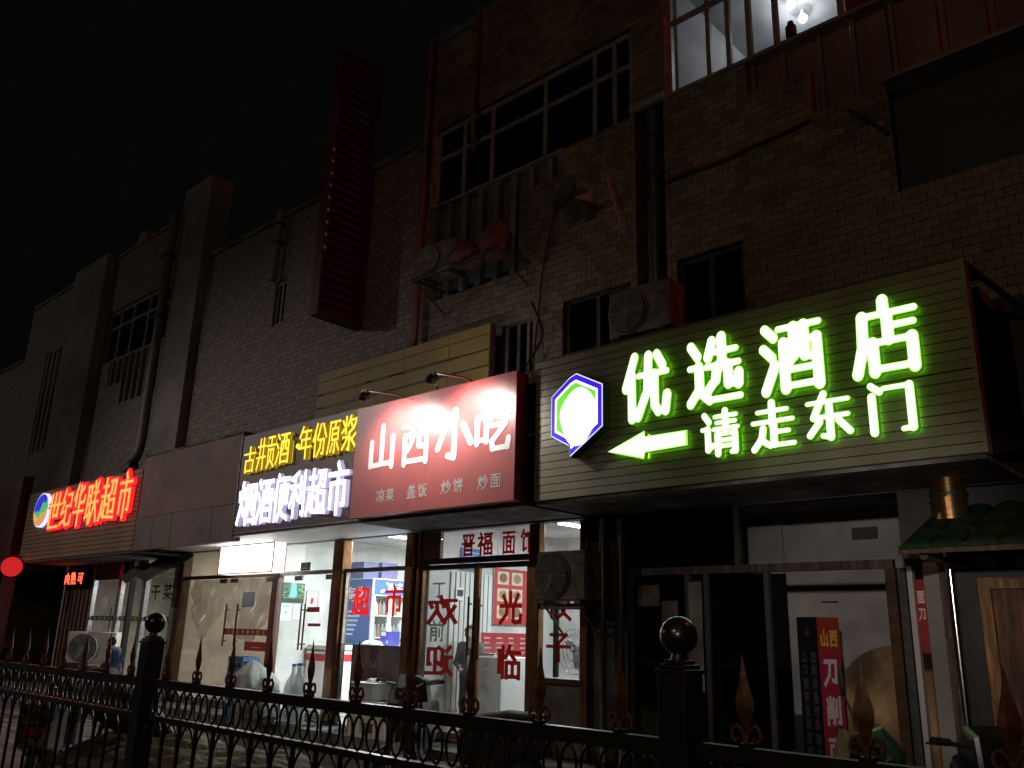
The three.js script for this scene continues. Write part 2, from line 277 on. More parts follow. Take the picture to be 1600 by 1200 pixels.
// ---------------------------------------------------------------- ground, pavement
const ZF = -7.2;                                                     // the shop fronts and the wall above
struct('ground', bx(-120, 60, -.3, 0, -60, 60), mat([.055, .053, .05], .9, { map: TX.grit, bumpMap: TX.bump, bumpScale: .006 }));
{
  const g = structGroup('pavement');
  part(g, 'pavement_bed', bx(-32, 6, 0, .1, -7.6, -2.9), mat([.06, .058, .055], .95, { map: TX.grit }));
  const tones = [[.23, .19, .19], [.27, .22, .22], [.20, .17, .17], [.25, .21, .20]].map((c) => mat(c, .8, { map: TX.blotch, bumpMap: TX.bump, bumpScale: .003 }));
  const slab = bx(-.296, .296, 0, .02, -.296, .296);
  for (let x = -22; x < -1; x += .6) for (let z = -6.9; z < -3; z += .6) {
    const o = part(g, 'paving_slab', slab, tones[Math.floor(rnd() * 4)]); o.position.set(x, .1 + rr(0, .004), z); o.rotation.y = Math.floor(rnd() * 4) * Math.PI / 2;
  }
  part(g, 'kerb', bx(-32, 6, -.02, .12, -2.9, -2.72), M.concrete);
}

// ---------------------------------------------------------------- brick building above the shops
function cutWall(x0, x1, y0, y1, holes, z0, z1) {                    // a wall with rectangular openings, as rows of boxes
  const ys = [...new Set([y0, y1, ...holes.flatMap((h) => [h[2], h[3]])])].filter((y) => y >= y0 && y <= y1).sort((a, b) => a - b), out = [];
  for (let i = 0; i + 1 < ys.length; i++) {
    const m = (ys[i] + ys[i + 1]) / 2; let spans = [[x0, x1]];
    for (const h of holes) if (h[2] < m && h[3] > m) spans = spans.flatMap(([a, b]) => (h[1] <= a || h[0] >= b ? [[a, b]] : [[a, Math.max(a, h[0])], [Math.min(b, h[1]), b]])).filter(([a, b]) => b - a > .001);
    for (const [a, b] of spans) out.push(bx(a, b, ys[i], ys[i + 1], z0, z1));
  }
  return merge(out);
}
function windowPart(t, x0, x1, y0, y1, z, xs, yT, frameMat, paneMat, w = .045, bottom = true) {
  const win = new THREE.Group(); win.name = 'window'; win.position.set(x0 - t.position.x, y0 - t.position.y, z - t.position.z); t.add(win);
  const H = y1 - y0, W = x1 - x0, cols = [0, ...xs.map((x) => x - x0), W], bars = [];
  const add = (n, a, b, c, d, e = .03) => part(win, n, bx(a, b, c, d, -e, e), frameMat);
  add('frame_post', 0, w, 0, H); add('frame_post', W - w, W, 0, H); add('frame_rail', w, W - w, H - w, H); if (bottom) add('frame_rail', w, W - w, 0, w);
  for (const c of xs) add('mullion', c - x0 - w / 2, c - x0 + w / 2, w, H - w, .026);
  const rows = yT ? [w, yT - y0, H - w] : [w, H - w];
  for (let k = 0; k + 1 < cols.length; k++) {
    const a = cols[k] + (k ? w / 2 : w), b = cols[k + 1] - (k + 2 < cols.length ? w / 2 : w);
    if (yT) add('transom', a, b, yT - y0 - w / 2, yT - y0 + w / 2, .022);
    for (let r = 0; r + 1 < rows.length; r++) part(win, 'pane', bx(a, b, rows[r] + (r ? w / 2 : 0), rows[r + 1] - (r + 2 < rows.length ? w / 2 : 0), -.003, .003), paneMat);
  }
  return win;
}
const BX0 = -8.6, BX1 = .6, BY0 = 4.25, BY1 = 10.1;
const brickHouse = thing('brick_building', 'dark building of pale brick tiles with a lit upper window above the green sign', 'building', [BX0, 0, ZF]);
{
  const t = brickHouse;
  const holes = [
    [-8.41, -4.97, 7.38, 8.62], [-8.41, -5.98, 7.03, 7.38], [-8.41, -6.7, 5.9, 7.03], [-4.93, -4.54, 4.6, 7.42], [-4.5, BX1, 7.45, 9.15],
    [-3.53, BX1, 7.03, 7.45], [-2.87, BX1, 6.48, 7.03], [-2.16, BX1, 5.4, 6.48], [-6.93, -6.43, 4.55, 5.3], [-5.96, -5.01, 4.45, 5.37], [-4.42, -3.66, 4.45, 5.42],
  ];
  wp(t, 'wall', cutWall(BX0, BX1, 0 + BY0, BY1, holes, ZF - .3, ZF - .012), M.mortar);
  // tiles one by one: cut to each row's free spans, laid in running bond
  const BL = .142, BH = .084, J = .007, list = [];
  for (let r = 0; BY0 + r * BH < BY1 - .02; r++) {
    const y0 = BY0 + r * BH, y1 = Math.min(y0 + BH, BY1), m = (y0 + y1) / 2; let spans = [[BX0, BX1]];
    for (const h of holes) if (h[2] < m && h[3] > m) spans = spans.flatMap(([a, b]) => (h[1] <= a || h[0] >= b ? [[a, b]] : [[a, Math.max(a, h[0])], [Math.min(b, h[1]), b]])).filter(([a, b]) => b - a > .03);
    for (const [a, b] of spans) {
      const k0 = Math.floor((a - BX0) / BL) - 1;
      for (let k = k0; ; k++) {
        const l = BX0 + k * BL + (r % 2) * BL / 2; if (l >= b) break;
        const xa = Math.max(l, a), xb = Math.min(l + BL, b); if (xb - xa < .02) continue;
        list.push([(xa + xb) / 2 + J / 2, m, xb - xa - J, y1 - y0 - J]);
      }
    }
  }
  const tones = [[.24, .18, .125], [.29, .22, .15], [.33, .25, .175], [.36, .27, .19], [.40, .30, .21]], tileMats = tones.map((c) => mat(c, .5, { map: TX.grit }));
  const unit = new THREE.BoxGeometry(1, 1, .02), cp = camera.position;
  camera.updateMatrixWorld(); camera.updateProjectionMatrix();
  const size = (b) => { const p = V(b[0], b[1], ZF).project(camera); return Math.abs(p.x) < 1.02 && Math.abs(p.y) < 1.02 ? b[2] / V(b[0], b[1], ZF).distanceTo(cp) : 0; };
  const near = list.map((b) => [size(b), b]).sort((p, q) => q[0] - p[0]);
  const jog = (b) => [b[0], b[1], ZF - .01 + rr(-.0025, .0015)];
  const patch = (b) => vnoise(b[0] * 1.3 + 40, b[1] * 1.1 + 40, 256, 71);
  near.slice(0, 300).forEach(([, b]) => { const o = part(t, 'brick', unit, tileMats[Math.min(4, Math.floor((rnd() * .55 + patch(b) * .6) * 5))]); const p = jog(b); o.position.set(p[0] - BX0, p[1], p[2] - ZF); o.scale.set(b[2], b[3], 1); o.rotation.z = rr(-.006, .006); });
  const rest = near.slice(300), im = new THREE.InstancedMesh(unit, mat([1, 1, 1], .5, { map: TX.grit }), rest.length), mx = new THREE.Matrix4();
  rest.forEach(([, b], i) => { const p = jog(b); mx.compose(V(p[0] - BX0, p[1], p[2] - ZF), new THREE.Quaternion(), V(b[2], b[3], 1)); im.setMatrixAt(i, mx); im.setColorAt(i, C(...tones[Math.floor(rnd() * 5)].map((c) => c * (.62 + .5 * patch(b)) * (.9 + .2 * hash(i, 3, 7))))); });
  im.name = 'brickwork'; im.userData = { kind: 'stuff' }; t.add(im);
  // windows
  windowPart(t, -8.41, -4.97, 7.38, 8.62, ZF - .1, [-7.85, -7.3, -6.35, -5.55, -5.25], 8.17, M.frameWhite, M.glassDark, .06);
  windowPart(t, -4.5, -2.5, 7.45, 9.15, ZF - .1, [-3.98, -3.74, -3.5, -3.2], 8.45, M.frameWhite, M.glass, .055);
  windowPart(t, -6.93, -6.43, 4.55, 5.3, ZF - .1, [-6.72, -6.56], null, M.frameWhite, M.glassDark, .04);
  windowPart(t, -5.96, -5.01, 4.45, 5.37, ZF - .1, [-5.5], null, M.frameDark, M.glassDark, .05);
  windowPart(t, -4.42, -3.66, 4.45, 5.42, ZF - .1, [-4.05], null, M.frameDark, M.glassDark, .05);
  // sills and spandrel panels with upright ribs
  wp(t, 'sill', bx(-4.5, BX1, 7.41, 7.45, ZF - .16, ZF + .03), M.frameWhite);
  wp(t, 'sill', bx(-8.41, -5.98, 7.345, 7.38, ZF - .16, ZF + .02), M.frameWhite);
  const pan = mat([.30, .17, .14], .7, { map: TX.wall }), panG = mat([.22, .21, .20], .7, { map: TX.wall }), revealM = mat([.36, .27, .21], .55, { map: TX.grit });
  for (const [x, y0, y1, d] of [[-3.53, 7.03, 7.41, .13], [-2.87, 6.48, 7.03, .13], [-2.16, 5.4, 6.43, .14], [-4.5, 7.45, 9.15, .07], [-4.93, 4.6, 7.42, .3], [-8.41, 5.9, 7.34, .13], [-8.41, 7.38, 8.62, .07]]) wp(t, 'reveal', bx(x, x + .006, y0, y1, ZF - d, ZF - .002), revealM);
  for (let i = 0, xs = [-3.53, -3.2, -2.82, -2.49, -2.13, -1.7, -1.31, -.9, -.45, 0, .6]; i + 1 < xs.length; i++) {
    wp(t, 'spandrel_panel', bx(xs[i] + .075, xs[i + 1], 6.47, 7.41, ZF - .17, ZF - .13), pan);
    wp(t, 'rib', bx(xs[i] + .03, xs[i] + .075, 6.47, 7.41, ZF - .17, ZF - .085), pan);
  }
  wp(t, 'ledge', bx(-2.15, BX1, 6.43, 6.47, ZF - .17, ZF + .2), M.plainWall);
  wp(t, 'shutter', bx(-2.16, BX1, 5.4, 6.43, ZF - .2, ZF - .14), mat([.055, .06, .055], .6, { map: TX.metal }));
  for (let i = 0; i < 8; i++) { const x = -8.41 + i * .305, y = x > -6.75 ? 7.03 : 5.9; if (x > -6.05) break; wp(t, 'spandrel_panel', bx(x + .1, Math.min(x + .305, -5.98), y, 7.345, ZF - .17, ZF - .13), panG); wp(t, 'rib', bx(x + .008, x + .1, y, 7.345, ZF - .17, ZF - .03), panG); }
  wp(t, 'slot_back', bx(-4.93, -4.54, 4.6, 7.42, ZF - .42, ZF - .36), M.plainWall);
  wp(t, 'slot_cap', bx(-4.96, -4.5, 7.42, 7.5, ZF - .3, ZF + .05), M.plainWall);
  wp(t, 'side_wall', bx(BX0, BX0 + .12, 4.25, BY1, -12, ZF - .3), M.plainWall);
  wp(t, 'roof', bx(BX0 - .05, BX1 + .05, BY1, BY1 + .14, -12, ZF + .05), M.concrete);
  wp(t, 'floor_slab', bx(BX0 + .12, BX1, 4.12, 4.25, -12, ZF), M.concrete);
  wp(t, 'partition', bx(BX0 + .12, -4.62, 4.25, BY1, -8.7, -8.6), M.plainWall);
  wp(t, 'partition', bx(-4.62, BX1, 4.25, 6.3, -8.7, -8.6), M.plainWall);
  wp(t, 'partition', bx(-2.2, BX1, 6.42, BY1, -8.7, -8.6), M.plainWall);
  // the lit room behind the upper window
  const rw = mat([.55, .56, .58], .8, { map: TX.wall });
  wp(t, 'room_wall', bx(-4.62, -4.54, 6.42, 9.2, -11, ZF - .3), rw); wp(t, 'room_wall', bx(-2.28, -2.2, 6.42, 9.2, -11, ZF - .3), rw); wp(t, 'room_wall', bx(-4.62, -2.2, 6.42, 9.2, -11.1, -11), rw);
  wp(t, 'room_ceiling', bx(-4.62, -2.2, 9.2, 9.3, -11.1, ZF - .3), rw); wp(t, 'room_floor', bx(-4.62, -2.2, 6.3, 6.42, -11.1, ZF - .3), M.concrete);
  wp(t, 'ceiling_beam', bx(-4.54, -2.28, 8.95, 9.2, -9.75, -9.5), rw);
  wp(t, 'fascia_panel', bx(-2.5, BX1, 7.45, 9.15, ZF - .2, ZF - .14), mat([.13, .03, .03], .6, { map: TX.wall }));
}
for (const [i, [z, l]] of [[-8.62, 'glowing globe bulb on the ceiling of the upper room, over the window'], [-8.95, 'glowing globe bulb on the ceiling of the upper room, near the beam']].entries()) {
  const b = thing('ceiling_bulb', l, 'lamp', [-3.57, 9.2, z], 0, 'globe bulbs in the upper room');
  part(b, 'socket', rod([0, -.06, 0], [0, 0, 0], .03), M.whitePaint);
  part(b, 'bulb', new THREE.SphereGeometry(.055, 16, 12).translate(0, -.11, 0), glow([1, 1, 1], 6));
  const p = new THREE.PointLight(C(.92, .96, 1), .55); p.name = 'bulb_light'; p.position.set(-3.57, 9.0, z); p.castShadow = true; scene.add(p);
}
single('jar', merge([lathe([[0, 0], [.05, 0], [.055, .02], [.055, .12], [.03, .15], [.03, .18], [0, .18]]).translate(-3.02, 7.5, ZF - .04)]), M.black, 'small dark jar standing on the upper window sill', 'jar');

// ---------------------------------------------------------------- older block to the left
const block = thing('old_block', 'long dim tiled block with stepped parapets left of the hanging sign', 'building', [-16, 0, ZF]);
{
  const t = block, z1 = ZF - .005, z0 = ZF - 4.8;
  const seg = (x0, x1, y1, holes = []) => wp(t, 'wall', cutWall(x0, x1, 2.86, y1, holes, ZF - .3, z1), M.farWall);
  seg(-14.9, -8.605, 8.5, [[-12.36, -12.02, 6.5, 7.3]]);
  seg(-19.62, -16.13, 9.8, [[-19.5, -16.35, 7.2, 8.45], [-19.0, -16.35, 6.6, 7.2], [-18.2, -16.35, 6.1, 6.6]]);
  seg(-24.7, -21.5, 9.8, [[-23.2, -21.6, 5.6, 8.2]]);
  for (const [x0, x1, y] of [[-14.9, -8.605, 8.5], [-19.62, -16.13, 9.8], [-24.7, -21.5, 9.8]]) wp(t, 'coping', bx(x0 - .01, x1 + .01, y, y + .09, ZF - .33, ZF + .04), M.concrete);
  wp(t, 'pier', bx(-16.05, -14.95, 2.86, 10.3, ZF - .3, ZF + .16), M.plainWall);
  wp(t, 'pier', bx(-21.5, -19.62, 2.86, 9.95, ZF - .3, ZF + .2), M.plainWall);
  wp(t, 'back_wall', bx(-24.7, -8.605, 4.25, 8.45, -8.7, -8.5), M.plainWall);
  wp(t, 'end_wall', bx(-24.85, -24.7, 0, 9.8, z0, z1), M.farWall);
  windowPart(t, -19.5, -16.35, 7.2, 8.45, ZF - .1, [-18.95, -18.3, -17.55, -16.9], 8.05, M.frameWhite, M.glassDark, .07);
  windowPart(t, -12.36, -12.02, 6.5, 7.3, ZF - .08, [-12.2], null, M.frameWhite, M.glassDark, .05);
  for (let i = 0; i < 9; i++) { const x = -19 + i * .3, y = x < -18.25 ? 6.6 : 6.1; wp(t, 'spandrel_panel', bx(x + .1, Math.min(x + .3, -16.35), y, 7.2, ZF - .17, ZF - .12), M.plainWall); wp(t, 'rib', bx(x, x + .1, y, 7.2, ZF - .17, ZF - .03), M.plainWall); }
  for (let i = 0; i < 5; i++) { const x = -23.2 + i * .32; wp(t, 'spandrel_panel', bx(x + .12, x + .32, 5.6, 8.2, ZF - .17, ZF - .12), M.plainWall); wp(t, 'rib', bx(x, x + .12, 5.6, 8.2, ZF - .17, ZF - .03), M.plainWall); }
  wp(t, 'chimney', bx(-19.3, -18.9, 9.89, 10.5, -8, -7.5), M.plainWall); wp(t, 'chimney', bx(-17.0, -16.5, 9.89, 10.6, -8.2, -7.6), M.plainWall);
}
{
  const t = thing('far_building', 'low grey tiled house beyond the end of the long block', 'building', [-33, 0, ZF]);
  wp(t, 'wall', bx(-42, -24.86, 0, 8.35, -13, ZF - .02), M.farWall); wp(t, 'coping', bx(-42.1, -24.86, 8.35, 8.45, -13.1, ZF + .03), M.concrete);
}
// drain pipes and cables on the walls
function pipe(name, label, pts, r, m, group) { const t = thing(name, label, 'pipe', pts[pts.length - 1], 0, group), o = pts[pts.length - 1]; part(t, 'pipe_run', tube(pts.map((p) => [p[0] - o[0], p[1] - o[1], p[2] - o[2]]), r, 40, 10), m); for (const k of [.25, .6]) { const a = pts[0], b = pts[1]; part(t, 'clamp', bx(-r * 1.5, r * 1.5, -.02, .02, -r * 1.6, r * 1.3).translate(a[0] + (b[0] - a[0]) * k - o[0], a[1] + (b[1] - a[1]) * k - o[1], a[2] - o[2]), M.steel); } return t; }
pipe('drain_pipe', 'rusty drain pipe at the left corner of the brick building', [[-8.48, 10.2, -7.1], [-8.48, 7, -7.1], [-8.48, 4.3, -7.1]], .05, mat([.30, .13, .11], .6, { map: TX.blotch }));
pipe('drain_pipe', 'thin drain pipe hanging in front of the wide dark upper window', [[-7.5, 10.2, -7.08], [-7.5, 8.6, -7.08], [-7.5, 7.9, -7.12]], .035, M.darkWall);
pipe('drain_pipe', 'fat drain pipe in the dark slot between the two brick bays', [[-4.73, 7.4, -7.3], [-4.73, 6, -7.3], [-4.73, 4.4, -7.3]], .09, M.steel);
pipe('drain_pipe', 'grey drain pipe on the tiled block, between its two bays', [[-12.3, 8.6, -7.1], [-12.3, 7.6, -7.1], [-12.3, 7.3, -7.1]], .06, M.plainWall);
pipe('drain_pipe', 'pale drain pipe with a bent foot above the brown fascia', [[-16.2, 9.8, -6.95], [-16.2, 6, -6.95], [-16.15, 4.7, -6.9], [-15.9, 4.35, -6.6], [-15.3, 4.32, -6.5]], .09, mat([.26, .25, .23], .6, { map: TX.blotch }));
function cable(label, pts, r = .008) { single('cable', tube(pts, r, 40, 5), M.rubber, label, 'cable', undefined); }
cable('slack black cable down the brick wall left of the dish', [[-6.05, 6.6, -7.15], [-6.2, 5.9, -7.13], [-6.3, 5.2, -7.15], [-6.34, 4.4, -7.1]], .012);
cable('thick grimy cable run level along the brick wall under the lit window', [[-4.52, 6.36, -7.185], [-4.2, 6.375, -7.18], [-3.9, 6.36, -7.185], [-3.5, 6.39, -7.18], [-3.2, 6.41, -7.185], [-2.88, 6.44, -7.18]], .021);
single('iron_bar', rod([-2.51, 6.4, -7.17], [-2.17, 6.0, -7.17], .018), M.rubber, 'black iron bar fixed slanting at the brick corner below the spandrels', 'bar');
cable('bundle of wires hanging between the dark windows over the red sign', [[-6.35, 5.4, -7.1], [-6.1, 4.9, -7.0], [-6.25, 4.5, -6.9], [-5.9, 4.35, -6.8]], .015);
single('metal_rod', rod([-5.18, 6.62, -7.0], [-4.9, 5.85, -6.9], .014), mat([.35, .22, .18], .6), 'thin slanting metal rod leaning on the brick wall right of the dish', 'rod');
{
  const t = thing('satellite_dish', 'round dark dish with a red lit arm on the brick wall', 'satellite dish', [-5.55, 6.35, -7.18]);
  const d = part(t, 'dish', lathe([[0, 0], [.1, .012], [.18, .045], [.23, .08], [.235, .082], [.18, .03], [.1, -.004], [0, -.012]], 28), mat([.05, .05, .05], .6)); d.rotation.set(Math.PI / 2 - .25, 0, .35); d.position.set(-.1, .15, .25);
  part(t, 'arm', extrudeShape([[0, 0], [.26, -.14], [.28, -.02]], .02).translate(-.02, .08, .28), mat([.40, .20, .16], .6));
  part(t, 'bracket', merge([rod([0, 0, 0], [-.02, .12, .26], .02), rod([-.2, .05, .02], [-.05, .14, .25], .014), bx(-.06, .06, -.08, .08, -.02, .01)]), M.steel);
}
// ---------------------------------------------------------------- hanging blade sign
{
  const t = thing('blade_sign', 'tall unlit red slatted sign hanging out from the block wall', 'sign', [-9.8, 5.88, -6.8]);
  const red = mat([.10, .028, .025], .6, { map: TX.wall }), dk = mat([.06, .03, .026], .7);
  const H = 4.47, zo = .42, zi = -.4;
  part(t, 'backing', bx(-.16, -.12, .05, H - .05, zi + .04, zo - .04), dk);
  for (const z of [zi, zo - .05]) part(t, 'frame_post', bx(-.16, .02, 0, H, z, z + .05), red);
  for (const y of [0, H - .06]) part(t, 'frame_rail', bx(-.16, .02, y, y + .06, zi + .05, zo - .05), red);
  for (let i = 0; i < 33; i++) { const y = .1 + i * .131, s = part(t, 'slat', bx(-.02, .0, 0, .085, zi + .055, zo - .055), red); s.position.set(-.05, y, 0); s.rotation.z = .28 + rr(-.03, .03); }
  for (const y of [.5, 2.2, 3.9]) part(t, 'bracket', rod([-.06, y, zi], [-.06, y, zi - .02], .03), M.steel);
  for (let i = 0; i < 9; i++) part(t, 'strip_lamp', bx(.02, .03, 1.0 + i * .2, 1.05 + i * .2, zo - .045, zo - .01), M.whitePaint);
}
// red neon board out of the frame to the right: it gives the red rims on the bricks and windows
{
  const t = thing('neon_board', 'glowing red neon board fixed to the building wall right of the view', 'sign', [3.2, 7.9, -6.85]);
  part(t, 'cabinet', bx(-.12, .12, 0, 3.4, -.28, .28), M.redSide); part(t, 'glowing_face', bx(-.135, -.122, .1, 3.3, -.25, .25), glow([1, .03, .02], 4, [.3, .02, .02]));
  part(t, 'bracket', merge([rod([0, .4, -.28], [0, .4, -1.0], .04), rod([0, 3.0, -.28], [0, 3.0, -1.0], .04)]), M.steel);
  const w = thing('side_building', 'plain building wall behind the neon board right of the view', 'building', [4, 0, ZF]);
  wp(w, 'wall', bx(.8, 9, 0, 10.1, -12, ZF - .6), M.plainWall);
  rectLight(.5, 3.2, [1, .06, .04], 14, [3.02, 9.6, -6.85], [-2, 8.6, -6.9]).name = 'neon_light';
}
// ---------------------------------------------------------------- air conditioners
function airConditioner(name, label, pos, turn, w = .8, h = .55, caseMat = M.acWhite, group) {
  const t = thing(name, label, 'air conditioner', pos, turn, group), d = .3;
  part(t, 'case', rbx(-w / 2, w / 2, .03, h, -d / 2, d / 2, .018), caseMat);
  const fx = -w * .17, r = h * .41, cy = h * .52;
  part(t, 'fan_opening', new THREE.CylinderGeometry(r, r, .012, 32).rotateX(Math.PI / 2).translate(fx, cy, d / 2 + .002), M.acDark);
  const blades = []; for (let k = 0; k < 3; k++) blades.push(bx(.02, r * .85, -.05, .05, -.002, .002).rotateX(.4).rotateZ(k * 2.094)); part(t, 'fan', merge([...blades, new THREE.CylinderGeometry(.045, .045, .02, 14).rotateX(Math.PI / 2)]).translate(fx, cy, d / 2 + .016), mat([.10, .10, .10], .5));
  const rings = []; for (let k = 1; k < 9; k++) rings.push(new THREE.TorusGeometry(r * k / 8.6, .0035, 5, 36)); for (let k = 0; k < 8; k++) rings.push(rod([0, 0, 0], [r * Math.cos(k * .785), r * Math.sin(k * .785), 0], .003, .003, 5));
  part(t, 'grille', merge(rings).translate(fx, cy, d / 2 + .034), mat([.35, .35, .33], .5));
  part(t, 'fan_surround', new THREE.TorusGeometry(r + .012, .012, 8, 40).translate(fx, cy, d / 2 + .006), caseMat);
  part(t, 'valve_panel', bx(w * .33, w * .48, h * .1, h * .9, d / 2, d / 2 + .006), caseMat);
  part(t, 'badge', bx(w * .34, w * .44, h * .72, h * .76, d / 2 + .006, d / 2 + .009), M.acDark);
  for (let k = 0; k < 9; k++) part(t, 'side_louvre', bx(-.004, .004, 0, .012, -d * .36, d * .36).translate(-w / 2 - .002, h * .15 + k * h * .08, 0), M.acDark);
  for (const x of [-w * .36, w * .36]) part(t, 'foot', bx(x - .04, x + .04, 0, .03, -d / 2 - .02, d / 2 + .02), M.steel);
  return t;
}
function shelfBracket(label, x0, x1, y, z) { const t = thing('wall_bracket', label, 'bracket', [(x0 + x1) / 2, y - .34, ZF]); for (const x of [x0, x1]) wp(t, 'arm', merge([bx(x - .015, x + .015, y - .03, y, ZF + .002, z), rod([x, y - .32, ZF + .01], [x, y - .02, z - .02], .012)]), M.steel); wp(t, 'shelf_bar', bx(x0 - .05, x1 + .05, y - .045, y - .03, z - .06, z - .02), M.steel); return t; }
airConditioner('air_conditioner', 'beige air conditioner above the green lit sign panel', [-4.48, 4.43, -6.72], 0, .72, .52, M.acOld);
shelfBracket('steel bracket under the air conditioner above the green sign', -4.75, -4.2, 4.43, -6.5);
airConditioner('air_conditioner', 'old dark air conditioner on the wall beside the red lit bundles', [-7.68, 6.0, -6.85], .1, .66, .45, M.acOld);
shelfBracket('long steel rack under the bundles and the old air conditioner', -8.0, -6.5, 6.0, -6.6);
{
  const cloth = mat([.34, .12, .11], .85, { map: TX.blotch });
  const lump = (sx, sy, sz, s) => { const g = new THREE.SphereGeometry(1, 22, 16), p = g.attributes.position; for (let i = 0; i < p.count; i++) { const v = V(p.getX(i), p.getY(i), p.getZ(i)), k = 1 + .22 * (vnoise(v.x * 2 + 8, v.y * 2 + v.z * 3 + 8, 64, s) - .5) + .1 * Math.sin(v.x * 9 + v.z * 7 + s); p.setXYZ(i, v.x * sx * k, Math.max(-sy * .75, v.y * sy * k), v.z * sz * k); } g.computeVertexNormals(); return g.translate(0, sy * .75, 0); };
  single('cloth_bundle', lump(.26, .16, .18, 2).translate(-7.18, 6.0, -6.8), cloth, 'long faded cloth bundle on the rack beside the air conditioner', 'bundle');
  single('cloth_bundle', lump(.2, .26, .18, 5).translate(-6.72, 6.0, -6.82), cloth, 'tall shiny wrapped bundle at the end of the wall rack', 'bundle');
}
// ---------------------------------------------------------------- shop signs (faces about 1 m in front of the shop fronts)
const ZS = -6.2;
function soffit(t, x0, x1, y, m = M.whitePaint) { wp(t, 'soffit', bx(x0, x1, y - .03, y, ZF + .02, ZS - .03), m); }
// green lit hotel sign: planked panel, raised lit characters
{
  const x0 = -5.47, x1 = -1.5, y0 = 2.84, y1 = 4.24;
  const t = thing('hotel_sign', 'long planked sign panel with big glowing green-white characters and arrow', 'sign', [(x0 + x1) / 2, y0, ZS - .1]);
  const plank = mat([.34, .32, .22], .5, { metalness: .1, map: TX.wall }), dark = mat([.08, .08, .075], .7), n = 19, h = (y1 - y0) / n;
  wp(t, 'backing', bx(x0, x1, y0, y1, ZS - .1, ZS - .035), dark);
  const pl = bx(0, x1 - x0, .004, h - .003, 0, .03);
  for (let i = 0; i < n; i++) { const o = part(t, 'plank', pl, plank); o.position.set(x0 - t.position.x, i * h, ZS - .032 - t.position.z + rr(-.0015, .0015)); o.rotation.x = rr(-.035, .035); o.rotation.z = rr(-.0004, .0004); }
  wp(t, 'edge_trim', bx(x1, x1 + .025, y0, y1, ZS - .1, ZS + .008), plank);
  soffit(t, x0, x1, y0 - .002, mat([.42, .42, .40], .8, { map: TX.blotch }));
  wp(t, 'top_cover', bx(x0, x1, y1, y1 + .02, ZS - .5, ZS), dark);
  wp(t, 'stay', rod([x1 - .02, y1 + .02, ZS - .05], [x1 + .28, y1 - .25, ZF - .3], .025), M.frameDark);
  const chars = [['优', -4.36, -3.87, 3.45, 4.05], ['选', -3.68, -3.18, 3.46, 4.06], ['酒', -3.0, -2.5, 3.47, 4.05], ['店', -2.27, -1.79, 3.48, 4.04], ['请', -3.57, -3.23, 3.04, 3.41], ['走', -3.12, -2.76, 3.03, 3.41], ['东', -2.68, -2.32, 3.05, 3.41], ['门', -2.22, -1.86, 3.04, 3.41]];
  const side = glow([.04, .14, .008], 1, [.05, .12, .03]), rim = glow([.45, 1.25, .06], 1, [.2, .5, .1]), face = glow([1.15, 1.4, 1.02], 1, [.8, .9, .7]), halo = glow([.32, 1.15, .015], 3, [.2, .5, .1]);
  for (const [ch, a, b, c, d] of chars) {
    const big = d - c > .5, o = big ? { wH: 7, wV: 15, N: 60 } : { wH: 7.4, wV: 14 }, r = [a, b, c, d];
    const g = new THREE.Group(); g.name = 'character'; g.position.set((a + b) / 2, c, ZS).sub(t.position); t.add(g);
    wp(g, 'halo_strip', charGeo(ch, r, ZS + .001, .018, { ...o, grow: -1.5 }), halo);
    wp(g, 'channel', charGeo(ch, r, ZS + .02, .056, { ...o, grow: 1.6 }), side);
    wp(g, 'edge', charGeo(ch, r, ZS + .0765, .004, { ...o, grow: 1.6 }), rim);
    wp(g, 'face', charGeo(ch, r, ZS + .081, .004, { ...o, grow: .6 }), face);
  }
  const arrow = (k) => { const P = [[-4.52, 3.2], [-4.13, 3.335], [-4.13, 3.285], [-3.71, 3.285], [-3.71, 3.16], [-4.13, 3.15], [-4.14, 3.095]], cx = -4.1, cy = 3.21; return P.map(([x, y]) => [cx + (x - cx) * (1 + k), cy + (y - cy) * (1 + k * 2.2)]); };
  const ar = new THREE.Group(); ar.name = 'arrow'; ar.position.set(-4.1, 3.1, ZS).sub(t.position); t.add(ar);
  wp(ar, 'halo_strip', extrudeShape(arrow(-.06), .018).translate(0, 0, ZS + .001), halo); wp(ar, 'channel', extrudeShape(arrow(.02), .056).translate(0, 0, ZS + .02), side);
  wp(ar, 'edge', extrudeShape(arrow(.02), .004).translate(0, 0, ZS + .0765), rim); wp(ar, 'face', extrudeShape(arrow(-.025), .004).translate(0, 0, ZS + .081), face);
  // six-sided emblem
  const hexP = [[.0, .42], [.31, .25], [.31, -.18], [-.07, -.44], [-.09, -.33], [-.31, -.2], [-.31, .22], [-.08, .39]];
  const hx = (k, dx = 0, dy = 0) => hexP.map(([x, y]) => [-4.87 + dx + x * k, 3.61 + dy + y * k * .94]);
  const em = new THREE.Group(); em.name = 'emblem'; em.position.set(-4.87, 3.2, ZS).sub(t.position); t.add(em);
  const layer = (n, k, z, d, m, dx, dy) => wp(em, n, extrudeShape(hx(k, dx, dy), d, .0).translate(0, 0, ZS + z), m);
  layer('channel', 1, .001, .1, mat([.03, .03, .05], .5)); layer('outer_line', .985, .1015, .003, glow([.9, .9, 1.2], 1));
  layer('blue_border', .955, .105, .004, glow([.045, .01, .75], 1, [.05, .02, .5])); layer('white_line', .82, .1095, .003, glow([1.4, 1.4, 1.5], 1));
  layer('green_field', .745, .113, .003, glow([.16, .75, .03], 1, [.2, .5, .1]));
